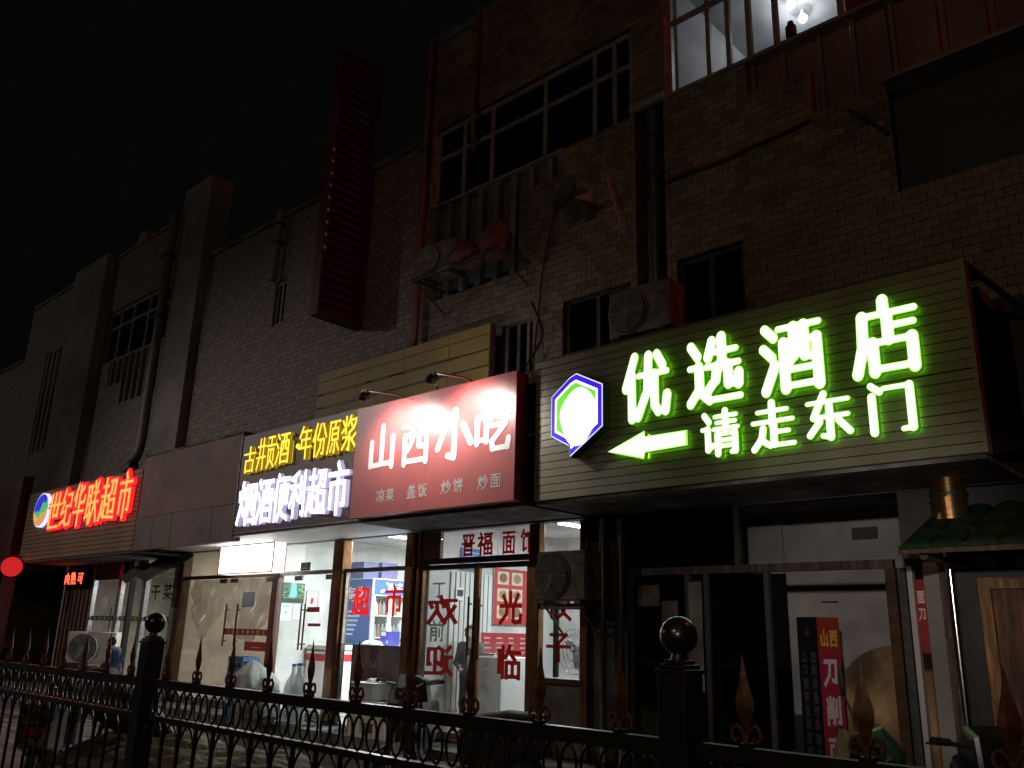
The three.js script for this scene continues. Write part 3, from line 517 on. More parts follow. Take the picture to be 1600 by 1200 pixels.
  const blob = []; for (let i = 0; i < 40; i++) { const a = i / 40 * 6.2832, c = Math.cos(a), s = Math.sin(a); blob.push([-4.84 + .21 * c * (1 + .06 * Math.sin(3 * a)), 3.57 + .255 * s * (1 - .1 * Math.cos(2 * a + .5))]); }
  wp(em, 'white_glow_disc', extrudeShape(blob, .004).translate(0, 0, ZS + .1165), glow([3, 3.1, 3], 1));
  rectLight(3.2, 1.2, [.45, 1, .2], .22, [-3.1, 3.55, ZS + .16], [-3.1, 3.4, 0]).name = 'sign_light';
  rectLight(.45, .55, [1, 1, 1], .9, [-4.86, 3.6, ZS + .18], [-4.86, 3.5, 0]).name = 'emblem_light';
}
// red painted signboard with two arm lamps
{
  const x0 = -8.19, x1 = -5.6, y0 = 2.85, y1 = 4.155, z = -6.05;
  const t = thing('red_signboard', 'red painted signboard with white brush characters, lit by two arm lamps', 'sign', [(x0 + x1) / 2, y0, z - .1]);
  const seam = -6.9;
  wp(t, 'panel', bx(x0, seam - .001, y0, y1, z - .012, z), M.redSign); wp(t, 'panel', bx(seam + .001, x1, y0, y1, z - .012, z), M.redSign);
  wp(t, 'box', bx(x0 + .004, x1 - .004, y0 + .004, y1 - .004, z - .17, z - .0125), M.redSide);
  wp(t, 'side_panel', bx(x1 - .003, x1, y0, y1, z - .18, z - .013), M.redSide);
  soffit(t, x0, x1, y0 - .002, M.concrete);
  for (const [ch, a, b, c, d] of [['山', -7.93, -7.42, 3.37, 3.89], ['西', -7.34, -6.84, 3.36, 3.87], ['小', -6.77, -6.17, 3.33, 3.89], ['吃', -6.17, -5.66, 3.36, 3.84]]) wp(t, 'character', charGeo(ch, [a, b, c, d], z + .0005, .004, { wH: 11.5, wV: 14.5, N: 64 }), M.letterWhite);
  const grey = mat([.55, .56, .55], .45);
  for (const [ch, a, b] of [['凉', -7.72, -7.57], ['菜', -7.55, -7.4], ['盖', -7.19, -7.04], ['饭', -7.01, -6.86], ['炒', -6.64, -6.49], ['饼', -6.46, -6.31], ['炒', -6.1, -5.95], ['面', -5.92, -5.77]]) wp(t, 'character', charGeo(ch, [a, b, 2.99, 3.135], z + .0005, .003, { wH: 8, wV: 9, square: true, N: 64 }), grey);
  [[-7.35, 'arm lamp over the left half of the red signboard, beside its mountain character'], [-6.26, 'arm lamp over the right half of the red signboard, by its mouth-shaped character']].forEach(([x, l]) => {
    const s = thing('sign_lamp', l, 'lamp', [x, y1, z - .06], 0, 'arm lamps on the red signboard');
    part(s, 'arm', tube([[0, 0, 0], [0, .02, .12], [0, .0, .35], [0, -.03, .6]], .011), M.steel); part(s, 'base', bx(-.04, .04, 0, .015, -.04, .04), M.steel);
    part(s, 'bracket', bx(-.05, .05, -.075, -.025, .605, .625), M.steel);
    const hd = new THREE.Group(); hd.name = 'head'; hd.position.set(0, -.1, .6); hd.rotation.x = Math.PI / 2 + .32; s.add(hd);
    part(hd, 'housing', lathe([[0, .07], [.03, .068], [.045, .05], [.062, 0], [.066, -.03], [.063, -.03], [.058, 0], [.04, .045], [0, .06]]), M.black);
    part(hd, 'bulb', new THREE.CylinderGeometry(.052, .052, .006, 20).translate(0, -.01, 0), glow([1, .97, .93], 110));
    const sp = new THREE.SpotLight(C(1, .95, .9), 8.5, 0, 1.25, .6); sp.name = 'lamp_light'; sp.position.set(x, y1 - .115, z - .06 + .565); sp.target.position.set(x + .05, y1 - .85, z); sp.castShadow = true; sp.shadow.radius = 2; scene.add(sp, sp.target); sp.target.name = 'lamp_aim';
  });
  wp(t, 'hanger', merge([-7.0, -5.9].map((x) => rod([x, y1 - .05, z - .15], [x, y1 + .12, z - .2], .012))), M.steel);
}
// supermarket sign: yellow row, white row
{
  const x0 = -11.06, x1 = -8.2, y0 = 2.84, y1 = 4.23;
  const t = thing('supermarket_sign', 'dark brown sign panel with glowing yellow row above glowing white characters', 'sign', [(x0 + x1) / 2, y0, ZS - .1]);
  wp(t, 'panel', bx(x0 + .012, x1, y0 + .012, y1, ZS - .1, ZS), M.brownPanel);
  wp(t, 'edge_trim', bx(x0, x0 + .011, y0, y1, ZS - .1, ZS + .012), M.alu); wp(t, 'edge_trim', bx(x0 + .012, x1, y0, y0 + .011, ZS - .1, ZS + .012), M.alu);
  soffit(t, x0, x1, y0 - .002);
  const yF = glow([1.5, 1.0, .08], 1, [.8, .6, .1]), yS = glow([.22, .14, .004], 1, [.4, .3, .05]), wF = glow([2.2, 2.15, 2.5], 1, [.9, .9, .9]), wS = glow([.30, .26, .42], 1, [.7, .7, .8]), yH = glow([1.2, .85, .1], 1), wH_ = glow([.9, .85, 1.4], 1);
  const add = (ch, r, f, s, hl, o) => { const g = new THREE.Group(); g.name = 'character'; g.position.set((r[0] + r[1]) / 2, r[2], ZS).sub(t.position); t.add(g); wp(g, 'halo_strip', charGeo(ch, r, ZS + .001, .01, { ...o, grow: -2 }), hl); wp(g, 'channel', charGeo(ch, r, ZS + .012, .06, { ...o, grow: 1 }), s); wp(g, 'face', charGeo(ch, r, ZS + .0725, .004, { ...o, grow: .2 }), f); };
  for (const [ch, a, b, c, d] of [['古', -10.86, -10.53, 3.66, 4.03], ['井', -10.52, -10.28, 3.67, 4.12], ['贡', -10.28, -10.05, 3.67, 4.14], ['酒', -10.04, -9.72, 3.69, 4.14], ['年', -9.52, -9.21, 3.7, 4.14], ['份', -9.2, -8.89, 3.69, 4.14], ['原', -8.87, -8.61, 3.69, 4.14], ['浆', -8.6, -8.25, 3.69, 4.14]]) add(ch, [a, b, c, d], yF, yS, yH, { wH: 5.5, wV: 8 });
  wp(t, 'dot', new THREE.CylinderGeometry(.034, .034, .02, 18).rotateX(Math.PI / 2).translate(-9.62, 3.91, ZS + .012), yF);
  for (const [ch, a, b, c, d] of [['烟', -10.87, -10.4, 2.93, 3.55], ['酒', -10.38, -10.0, 2.93, 3.55], ['便', -9.98, -9.62, 2.93, 3.56], ['利', -9.61, -9.25, 2.95, 3.56], ['超', -9.22, -8.81, 2.95, 3.55], ['市', -8.79, -8.37, 2.93, 3.57]]) add(ch, [a, b, c, d], wF, wS, wH_, { wH: 8, wV: 10.5, square: true });
  rectLight(2.5, .6, [.9, .88, 1], .8, [-9.6, 3.25, ZS + .12], [-9.6, 3.1, 0]).name = 'sign_light'; rectLight(2.5, .4, [1, .75, .1], .3, [-9.6, 3.9, ZS + .12], [-9.6, 3.8, 0]).name = 'sign_light';
}
// plain brown fascia between the two supermarkets
{
  const x0 = -14.17, x1 = -11.07, t = thing('brown_fascia', 'blank brown fascia panel with a row of tiles below it', 'fascia', [-12.6, 2.72, ZS - .1]);
  wp(t, 'panel', bx(x0, x1, 3.28, 4.28, ZS - .1, ZS - .005), mat([.27, .15, .12], .55, { map: TX.wall }));
  for (let i = 0; i < 5; i++) wp(t, 'tile', bx(x0 + i * .62 + .004, x0 + (i + 1) * .62 - .004, 2.75, 3.272, ZS - .1, ZS + rr(-.004, .004)), mat([.19 + .02 * (i % 3), .15, .135], .5, { map: TX.wall }));
  wp(t, 'joint_backing', bx(x0 + .01, x1 - .01, 2.76, 3.3, ZS - .14, ZS - .101), M.darkWall);
  soffit(t, x0, x1, 2.84); wp(t, 'top_cover', bx(x0, x1, 4.28, 4.32, ZS - .9, ZS - .004), M.concrete);
}
// far supermarket sign: planks, red lit characters, oval emblem
{
  const x0 = -19.36, x1 = -14.2, y0 = 2.76, y1 = 4.12;
  const t = thing('planked_sign', 'dark planked sign with glowing red characters and a blue oval emblem', 'sign', [(x0 + x1) / 2, y0, ZS - .1]);
  const plank = mat([.28, .17, .11], .5, { map: TX.wall }), n = 17, h = (y1 - y0) / n, pl = bx(0, x1 - x0, .006, h - .004, 0, .03);
  wp(t, 'backing', bx(x0, x1, y0, y1, ZS - .1, ZS - .035), M.darkWall);
  for (let i = 0; i < n; i++) { const o = part(t, 'plank', pl, plank); o.position.set(x0 - t.position.x, i * h, ZS - .032 - t.position.z); }
  soffit(t, x0, x1, y0 - .002, M.darkWall);
  const face = glow([1.6, .5, .07], 1, [.8, .4, .2]), side = glow([1.0, .02, .03], 1, [.5, .05, .05]), hl = glow([1.5, .04, .05], 1);
  for (const [ch, a, b, c, d] of [['世', -17.99, -17.35, 3.28, 4.01], ['纪', -17.33, -16.82, 3.3, 4.03], ['华', -16.76, -16.24, 3.29, 4.06], ['联', -16.19, -15.66, 3.29, 4.06], ['超', -15.57, -14.94, 3.3, 4.06], ['市', -14.86, -14.33, 3.3, 4.08]]) {
    const r = [a, b, c, d], o = { wH: 9, wV: 14, square: true }, g = new THREE.Group(); g.name = 'character'; g.position.set((a + b) / 2, c, ZS).sub(t.position); t.add(g);
    wp(g, 'halo_strip', charGeo(ch, r, ZS + .001, .01, { ...o, grow: -2 }), hl); wp(g, 'channel', charGeo(ch, r, ZS + .012, .06, { ...o, grow: 3.2 }), side); wp(g, 'face', charGeo(ch, r, ZS + .0725, .004, { ...o, grow: -1.6 }), face);
  }
  const oval = (k, z, d) => { const s = new THREE.Shape(); s.absellipse(-18.39, 3.72, .37 * k, .335 * k, 0, Math.PI * 2); return new THREE.ExtrudeGeometry(s, { depth: d, bevelEnabled: false, curveSegments: 40 }).translate(0, 0, ZS + z); };
  wp(t, 'emblem_ring', oval(1, .001, .07), glow([.8, .85, 1.3], 1)); wp(t, 'emblem_disc', oval(.94, .072, .004), glow([.015, .02, .55], 1, [.05, .05, .5]));
  const clipO = (f) => { const out = []; for (let i = 0; i <= 40; i++) { const a = Math.PI * (1 + i / 40) - .0, x = .94 * .37 * Math.cos(a), y = .94 * .335 * Math.sin(a); out.push([x, y]); } for (let i = 0; i <= 30; i++) { const x = .94 * .37 * (1 - 2 * i / 30) * .999, e = .335 * .94 * Math.sqrt(Math.max(0, 1 - (x / (.37 * .94)) ** 2)); out.push([x, Math.max(-e, Math.min(e, f(x)))]); } return out.map(([x, y]) => [-18.39 + x, 3.72 + y]); };
  wp(t, 'emblem_wave', extrudeShape(clipO((x) => .06 + .55 * x + .05 * Math.sin(x * 22)), .003).translate(0, 0, ZS + .0765), glow([.05, .42, .12], 1, [.1, .5, .2]));
  wp(t, 'emblem_wave', extrudeShape(clipO((x) => -.11 + .35 * x + .03 * Math.sin(x * 22)), .003).translate(0, 0, ZS + .08), glow([.6, .3, .1], 1, [.6, .3, .1]));
  rectLight(3.7, .7, [1, .12, .06], .5, [-16.1, 3.65, ZS + .12], [-16.1, 3.5, 0]).name = 'sign_light';
}
// dark red board at the end of the row
{
  const t = thing('end_signboard', 'dark red signboard with a bright chrome edge beyond the planked sign', 'sign', [-22, 2.7, ZS - .1]);
  wp(t, 'board', bx(-26, -19.95, 2.7, 4.5, ZS - .1, ZS), mat([.12, .02, .02], .5, { map: TX.wall })); wp(t, 'edge_post', bx(-19.95, -19.78, 1.0, 4.55, ZS - .15, ZS + .06), mat([.14, .02, .02], .5, { map: TX.wall })); wp(t, 'chrome_strip', bx(-20.02, -19.97, 3.2, 4.3, ZS + .001, ZS + .02), M.chrome);
  soffit(t, -26, -19.95, 2.7, M.darkWall);
  const l = thing('round_lantern', 'round glowing red lantern sign on a red post', 'lantern', [-19.2, 2.44, ZS + .15]);
  part(l, 'disc', new THREE.CylinderGeometry(.19, .19, .08, 36).rotateX(Math.PI / 2).rotateY(1.26).translate(0, .2, 0), glow([.55, .014, .016], 1, [.5, .03, .03]));
  part(l, 'rim', new THREE.TorusGeometry(.193, .016, 8, 40).rotateY(1.26).translate(0, .2, 0), M.redSide); part(l, 'hanger', rod([0, .38, 0], [0, .42, -.17], .012), M.steel);
  rectLight(.3, .3, [1, .05, .05], 1.0, [-19.12, 2.64, ZS + .2], [-15, 2.4, -4.8]).name = 'lantern_light';
}
// old yellow light boxes above the red signboard
{
  const z = -6.9, t = thing('yellow_fascia', 'old yellow boarded fascia with dark slots behind the red signboard', 'fascia', [-8.6, 4.25, z - .1]), y = mat([.42, .30, .08], .55, { map: TX.wall });
  const ys = [[4.22, 4.45], [4.47, 4.66], [4.68, 4.86], [4.885, 5.065], [5.075, 5.2]], x0 = -10.36, x1 = -6.84;
  ys.forEach(([a, b], i) => { let x = x0; for (const w of [.95, 1.0, .85, .72]) { const o = wp(t, 'board', bx(x + .003, x + w - .003, a, b, z - .02, z + rr(-.004, .004)), y); x += w; } });
  wp(t, 'backing', bx(x0, x1, 4.22, 5.2, z - .1, z - .035), M.darkWall);
  for (const yy of [4.46, 4.67, 4.872]) for (const [a, b] of [[-10.2, -9.2], [-9.05, -8.7], [-8.4, -7.4]]) wp(t, 'slot', bx(a, b, yy - .018, yy + .018, z + .002, z + .006), M.black);
  wp(t, 'prop', merge([rod([-9.8, 4.23, -7.1], [-9.8, 4.23, ZS - .2], .02), rod([-7.2, 4.23, -7.1], [-7.2, 4.23, ZS - .2], .02)]), M.steel);
  const c = thing('canopy_roof', 'flat grimy canopy roof behind the shop signs', 'roof', [-9, 4.14, -6.75]);
  wp(c, 'slab', bx(-14.17, -5.5, 4.12, 4.2, ZF + .01, ZS - .2), M.concrete); wp(c, 'slab', bx(-5.46, -1.52, 4.12, 4.2, ZF + .01, ZS - .52), M.concrete);
}
// ---------------------------------------------------------------- shops at street level
const FL = .42;                                                      // shop floors, up two steps
{
  const s = structGroup('shop_platform');
  part(s, 'step', bx(-26, .6, 0, .28, ZF - .2, -6.35), M.concrete); part(s, 'platform_top', bx(-26, .6, .284, FL - .004, -12, -6.65), M.concrete);
}
function tubeLight(label, x, y, z, along, k, color = [.9, 1, .97]) {
  const t = thing('tube_light', label, 'lamp', [x, y, z], along ? Math.PI / 2 : 0, 'fluorescent ceiling tubes');
  part(t, 'housing', bx(-.62, .62, -.03, 0, -.04, .04), M.whitePaint); part(t, 'tube', rod([-.6, -.05, 0], [.6, -.05, 0], .016), glow(color, 9)); part(t, 'end_cap', merge([bx(-.62, -.6, -.07, -.03, -.02, .02), bx(.6, .62, -.07, -.03, -.02, .02)]), M.whitePaint);
  const l = rectLight(1.2, .08, color, k, [0, -.075, 0], [0, -5, 0], t); l.rotation.set(-Math.PI / 2, 0, 0); l.name = 'tube_glow_light'; return t;
}
const handleGeo = (h) => merge([rod([0, 0, .05], [0, h, .05], .013), rod([0, .08, 0], [0, .08, .05], .01), rod([0, h - .08, 0], [0, h - .08, .05], .01)]);
function sticker(t, ch, r, m, z = ZF + .006, o = {}) { return wp(t, 'glass_character', charGeo(ch, r, z, .0015, { wH: 11, wV: 12.5, square: true, ...o }), m); }

// --- supermarket (two rooms behind one front)
{
  const t = thing('supermarket', 'brightly lit supermarket front with bronze posts and red window characters', 'shop front', [-11.3, FL, ZF]);
  const zb = -11.8, CE = 2.95;
  wp(t, 'floor', bx(-14.3, -8.3, FL, FL + .02, zb, ZF - .02), mat([.42, .40, .37], .4, { map: TX.blotch }));
  wp(t, 'ceiling', bx(-14.3, -8.3, CE, CE + .08, zb, ZF - .02), M.whiteWall);
  wp(t, 'back_wall', bx(-14.3, -8.3, FL, CE, zb - .1, zb), M.whiteWall); wp(t, 'side_wall', bx(-14.4, -14.3, FL, CE, zb, ZF - .02), M.creamWall);
  wp(t, 'partition', bx(-11.45, -11.35, FL + .02, CE, zb, ZF - .06), M.whiteWall); wp(t, 'side_wall', bx(-8.34, -8.2, FL, CE, zb, ZF - .06), M.whiteWall);
  wp(t, 'back_wall', bx(-14.3, -11.45, FL + .02, CE, -9.6, -9.5), M.creamWall);
  wp(t, 'lintel', bx(-14.4, -8.21, 2.8, 2.86, ZF - .1, ZF + .015), M.frameDark);
  // posts
  for (const [x0, x1, m] of [[-14.32, -14.18, M.bronzeDull], [-9.94, -9.72, M.bronze], [-8.42, -8.25, M.bronze]]) wp(t, 'post', rbx(x0, x1, FL + .02, 2.8, ZF - .09, ZF + .09, .03, 3), m);
  wp(t, 'post', rbx(-11.44, -11.3, FL + .02, 2.8, ZF - .06, ZF + .06, .02), mat([.14, .05, .04], .5, { map: TX.wood }));
  wp(t, 'couplet_strip', bx(-9.9, -9.77, 1.1, 2.15, ZF + .092, ZF + .096), mat([.22, .02, .025], .6, { map: TX.wall }));
  wp(t, 'couplet_strip', bx(-11.42, -11.32, 1.0, 2.1, ZF + .062, ZF + .066), mat([.22, .03, .03], .6, { map: TX.wall }));
  for (const [a, b] of [[-11.3, -9.94], [-9.72, -8.42]]) { wp(t, 'transom_rail', bx(a, b, 2.345, 2.4, ZF - .03, ZF + .03), M.alu); wp(t, 'transom_pane', bx(a, b, 2.4, 2.8, ZF - .003, ZF + .003), M.glass); }
  wp(t, 'transom_rail', bx(-14.18, -11.44, 2.345, 2.4, ZF - .03, ZF + .03), M.bronzeDull);
  // doors
  function door(a, b, handleX, name = 'door') {
    const d = new THREE.Group(); d.name = name; d.position.set(a + 11.3, .03, 0); t.add(d);
    wp(d, 'pane', bx(a + .006, b - .006, FL + .1, 2.335, ZF - .005, ZF + .005), M.glass); wp(d, 'patch_fitting', bx(a + .01, b - .01, FL + .03, FL + .1, ZF - .02, ZF + .02), M.steel); wp(d, 'patch_fitting', bx(b - .2, b - .01, 2.27, 2.335, ZF - .015, ZF + .015), M.steel);
    for (const x of handleX) part(d, 'handle', handleGeo(.62).translate(x - a, 1.32 - .03 - FL, .005), M.bronzeDull); return d;
  }
  door(-14.16, -12.83, []); door(-12.82, -12.5, [-12.66]); door(-12.49, -11.46, [-12.33]); door(-11.28, -10.72, []); door(-10.71, -9.96, [-10.62, -10.53]);
  wp(t, 'window_pane', bx(-9.71, -8.43, 1.43, 2.345, ZF - .004, ZF + .004), M.glass); wp(t, 'window_post', bx(-9.72, -9.68, FL + .02, 2.345, ZF - .02, ZF + .02), M.alu);
  wp(t, 'lower_board', bx(-9.45, -8.43, FL + .02, 1.42, ZF - .02, ZF + .01), mat([.22, .17, .15], .7, { map: TX.blotch }));
  wp(t, 'window_pane', bx(-9.68, -9.46, FL + .02, 1.42, ZF - .004, ZF + .004), M.glass);
  wp(t, 'window_rail', bx(-9.68, -8.43, 1.42, 1.43, ZF - .02, ZF + .02), M.alu);
  sticker(t, '超', [-9.53, -9.16, 1.79, 2.16], M.redFilm); sticker(t, '市', [-8.86, -8.49, 1.79, 2.17], M.redFilm);
  const dimRed = mat([.10, .02, .02], .7);
  sticker(t, '回', [-9.33, -9.18, 1.22, 1.4], dimRed, ZF + .0115); sticker(t, '收', [-9.08, -8.9, 1.22, 1.4], dimRed, ZF + .0115); sticker(t, '烟', [-9.33, -9.16, .98, 1.15], dimRed, ZF + .0115); sticker(t, '酒', [-9.08, -8.9, .98, 1.15], dimRed, ZF + .0115);
  wp(t, 'notice_plate', bx(-10.8, -10.56, 2.405, 2.52, ZF + .006, ZF + .01), printed(128, 64, (x) => { x.fillStyle = '#10151a'; x.fillRect(0, 0, 128, 64); x.strokeStyle = '#cfd6d8'; x.lineWidth = 2; x.beginPath(); x.arc(64, 26, 14, 0, 7); x.stroke(); x.fillStyle = '#cfd6d8'; for (let i = 0; i < 7; i++) x.fillRect(18 + i * 13, 42, 9, 8); }));
  wp(t, 'glass_band', bx(-12.72, -11.5, 1.49, 1.58, ZF + .0065, ZF + .008), printed(512, 40, (x) => { x.fillStyle = '#8e1a22'; x.fillRect(0, 0, 512, 40); x.strokeStyle = '#d8b9b2'; '烟酒超市便利烟酒'.split('').forEach((c, i) => drawChar(x, c, 26 + i * 60, 6, 34, 28, 3)); }));
  wp(t, 'glass_band', bx(-12.1, -11.5, 1.27, 1.4, ZF + .0065, ZF + .008), printed(128, 32, (x) => { x.fillStyle = '#a82a33'; x.fillRect(0, 0, 128, 32); x.fillStyle = '#d9a9a4'; x.fillRect(40, 18, 50, 4); }));
  wp(t, 'glass_notice', bx(-12.3, -11.95, 1.9, 2.12, ZF + .0065, ZF + .008), printed(64, 64, (x) => { x.fillStyle = '#7d8890'; x.fillRect(0, 0, 64, 64); x.fillStyle = '#a5b0b6'; for (let i = 0; i < 6; i++) x.fillRect(8, 10 + i * 8, 48, 3); }));
  wp(t, 'glass_label', bx(-10.55, -10.25, 1.83, 1.9, ZF + .0065, ZF + .008), M.redPrint); wp(t, 'glass_label', bx(-10.5, -10.2, 1.64, 1.68, ZF + .0065, ZF + .008), M.redPrint);
}
// clear plastic winter curtain bunched up behind the left doors
{
  const w = 2.6, g = new THREE.PlaneGeometry(w, 1, 90, 40), p = g.attributes.position;
  for (let i = 0; i < p.count; i++) {
    const u = p.getX(i) / w + .5, v = .5 - p.getY(i), sw = u < .4 ? u / .4 : (u - .4) / .6, sag = u < .4 ? .32 + .5 * Math.sin(Math.PI * sw) : .22 + .62 * Math.sin(Math.PI * Math.min(1, sw * .92 + .02)), len = .12 + sag;
    p.setXYZ(i, -14.1 + u * w, 2.34 - v * len, ZF - .13 + .05 * Math.sin(u * 46 + v * 6) * (1 - .4 * v) + .03 * Math.sin(u * 19 - v * 9) + .05 * v);
  }
  g.computeVertexNormals(); single('plastic_curtain', g, M.film, 'clear plastic curtain swagged behind the glass doors left of the white light box', 'curtain');
}
// white light box over the left doors
{
  const t = thing('light_box', 'overexposed white light box sign with a thin red frame over the doors', 'light box', [-11.9, 2.38, -7.05]);
  const x0 = -12.66, x1 = -11.12, y0 = 2.38, y1 = 2.81, z = -6.93;
  wp(t, 'case', bx(x0, x1, y0, y1, z - .19, z - .005), glow([1.3, 1.2, 1.15], 1, [.8, .8, .8])); wp(t, 'glowing_face', bx(x0 + .015, x1 - .015, y0 + .015, y1 - .015, z - .004, z), glow([2.6, 2.5, 2.4], 1, [.9, .9, .9]));
  const fr = mat([.45, .05, .04], .5);
  for (const b of [[x0, x1, y1 - .013, y1], [x0, x1, y0, y0 + .013], [x0, x0 + .013, y0 + .014, y1 - .014], [x1 - .013, x1, y0 + .014, y1 - .014]]) wp(t, 'frame_strip', bx(...b, z - .003, z + .012), fr);
  wp(t, 'hanger', merge([rod([-12.4, 2.8, z - .1], [-12.4, 2.85, z - .1], .01), rod([-11.4, 2.8, z - .1], [-11.4, 2.85, z - .1], .01)]), M.steel);
  rectLight(1.5, .4, [1, .95, .9], 1.6, [-11.89, 2.6, z + .03], [-11.89, 2.5, 0]).name = 'box_light';
}
tubeLight('bright ceiling tube near the supermarket window', -9.6, 2.945, -8.1, true, 560); tubeLight('bright ceiling tube deeper inside the supermarket', -9.6, 2.945, -10.0, true, 330);
tubeLight('weak ceiling tube behind the plastic curtain', -12.9, 2.945, -8.4, false, 110, [1, .92, .8]);
{
  const t = thing('ceiling_lamp', 'round dished ceiling lamp inside the supermarket window', 'lamp', [-9.05, 2.95, -7.75]);
  part(t, 'dish', lathe([[0, -.09], [.12, -.085], [.2, -.05], [.22, 0], [.2, 0], [0, 0]], 28), mat([.6, .62, .62], .4)); part(t, 'rim', new THREE.TorusGeometry(.22, .012, 8, 32).rotateX(Math.PI / 2).translate(0, -.012, 0), M.alu);
}
// wall pictures inside, on the partition
const XW = -11.348;
function wallPrint(name, label, cat, z0, z1, y0, y1, m, frame) {
  const t = thing(name, label, cat, [XW, y0, (z0 + z1) / 2]); wp(t, 'print', bx(XW, XW + .006, y0, y1, z0, z1), m);
  if (frame) for (const b of [[y0 - .012, y0, z0 - .012, z1 + .012], [y1, y1 + .012, z0 - .012, z1 + .012], [y0, y1, z0 - .012, z0], [y0, y1, z1, z1 + .012]]) wp(t, 'frame_bar', bx(XW, XW + .014, ...b), frame); return t;
}
wallPrint('wall_calendar', 'green landscape calendar on the white wall inside the supermarket', 'calendar', -7.66, -7.28, 1.97, 2.26, printed(128, 128, (x) => { x.fillStyle = '#2c4a3a'; x.fillRect(0, 0, 128, 128); for (let i = 0; i < 260; i++) { x.fillStyle = ['#3f6b4c', '#5b8a63', '#24402f', '#6f9a72'][i % 4]; x.fillRect(hash(i, 1, 3) * 128, hash(i, 2, 3) * 128, 12, 7); } x.fillStyle = '#6fb7bd'; x.beginPath(); x.moveTo(46, 0); x.lineTo(78, 0); x.lineTo(84, 90); x.lineTo(40, 96); x.fill(); x.fillStyle = '#11201a'; for (let i = 0; i < 5; i++) x.fillRect(18, 14 + i * 17, 13, 9); x.fillStyle = '#26352d'; x.fillRect(0, 100, 128, 28); }));
wallPrint('framed_picture', 'white framed picture with a red shape on the supermarket wall', 'picture', -7.9, -7.71, 1.88, 2.15, printed(64, 96, (x) => { x.fillStyle = '#dfe3e2'; x.fillRect(0, 0, 64, 96); x.fillStyle = '#b01d26'; x.beginPath(); x.moveTo(24, 36); x.lineTo(44, 30); x.lineTo(40, 62); x.lineTo(22, 66); x.fill(); x.fillStyle = '#9aa2a0'; x.fillRect(16, 12, 34, 2); x.fillRect(16, 80, 30, 2); }), M.alu);
wallPrint('licence_sheet', 'white printed licence sheet pinned under the green calendar', 'notice', -7.46, -7.28, 1.72, 1.95, printed(64, 96, (x) => { x.fillStyle = '#dde2e4'; x.fillRect(0, 0, 64, 96); x.fillStyle = '#7fa9c4'; x.fillRect(6, 6, 52, 10); x.fillStyle = '#8a9498'; x.beginPath(); x.arc(30, 50, 9, 0, 7); x.fill(); for (let i = 0; i < 5; i++) x.fillRect(10, 66 + i * 5, 44, 2); }));
wallPrint('licence_sheet', 'lined paper notice pinned right below the green calendar', 'notice', -7.66, -7.49, 1.74, 1.94, printed(64, 96, (x) => { x.fillStyle = '#cfd6da'; x.fillRect(0, 0, 64, 96); x.fillStyle = '#8f9aa4'; for (let i = 0; i < 12; i++) x.fillRect(8, 10 + i * 6, 48, 2); }));
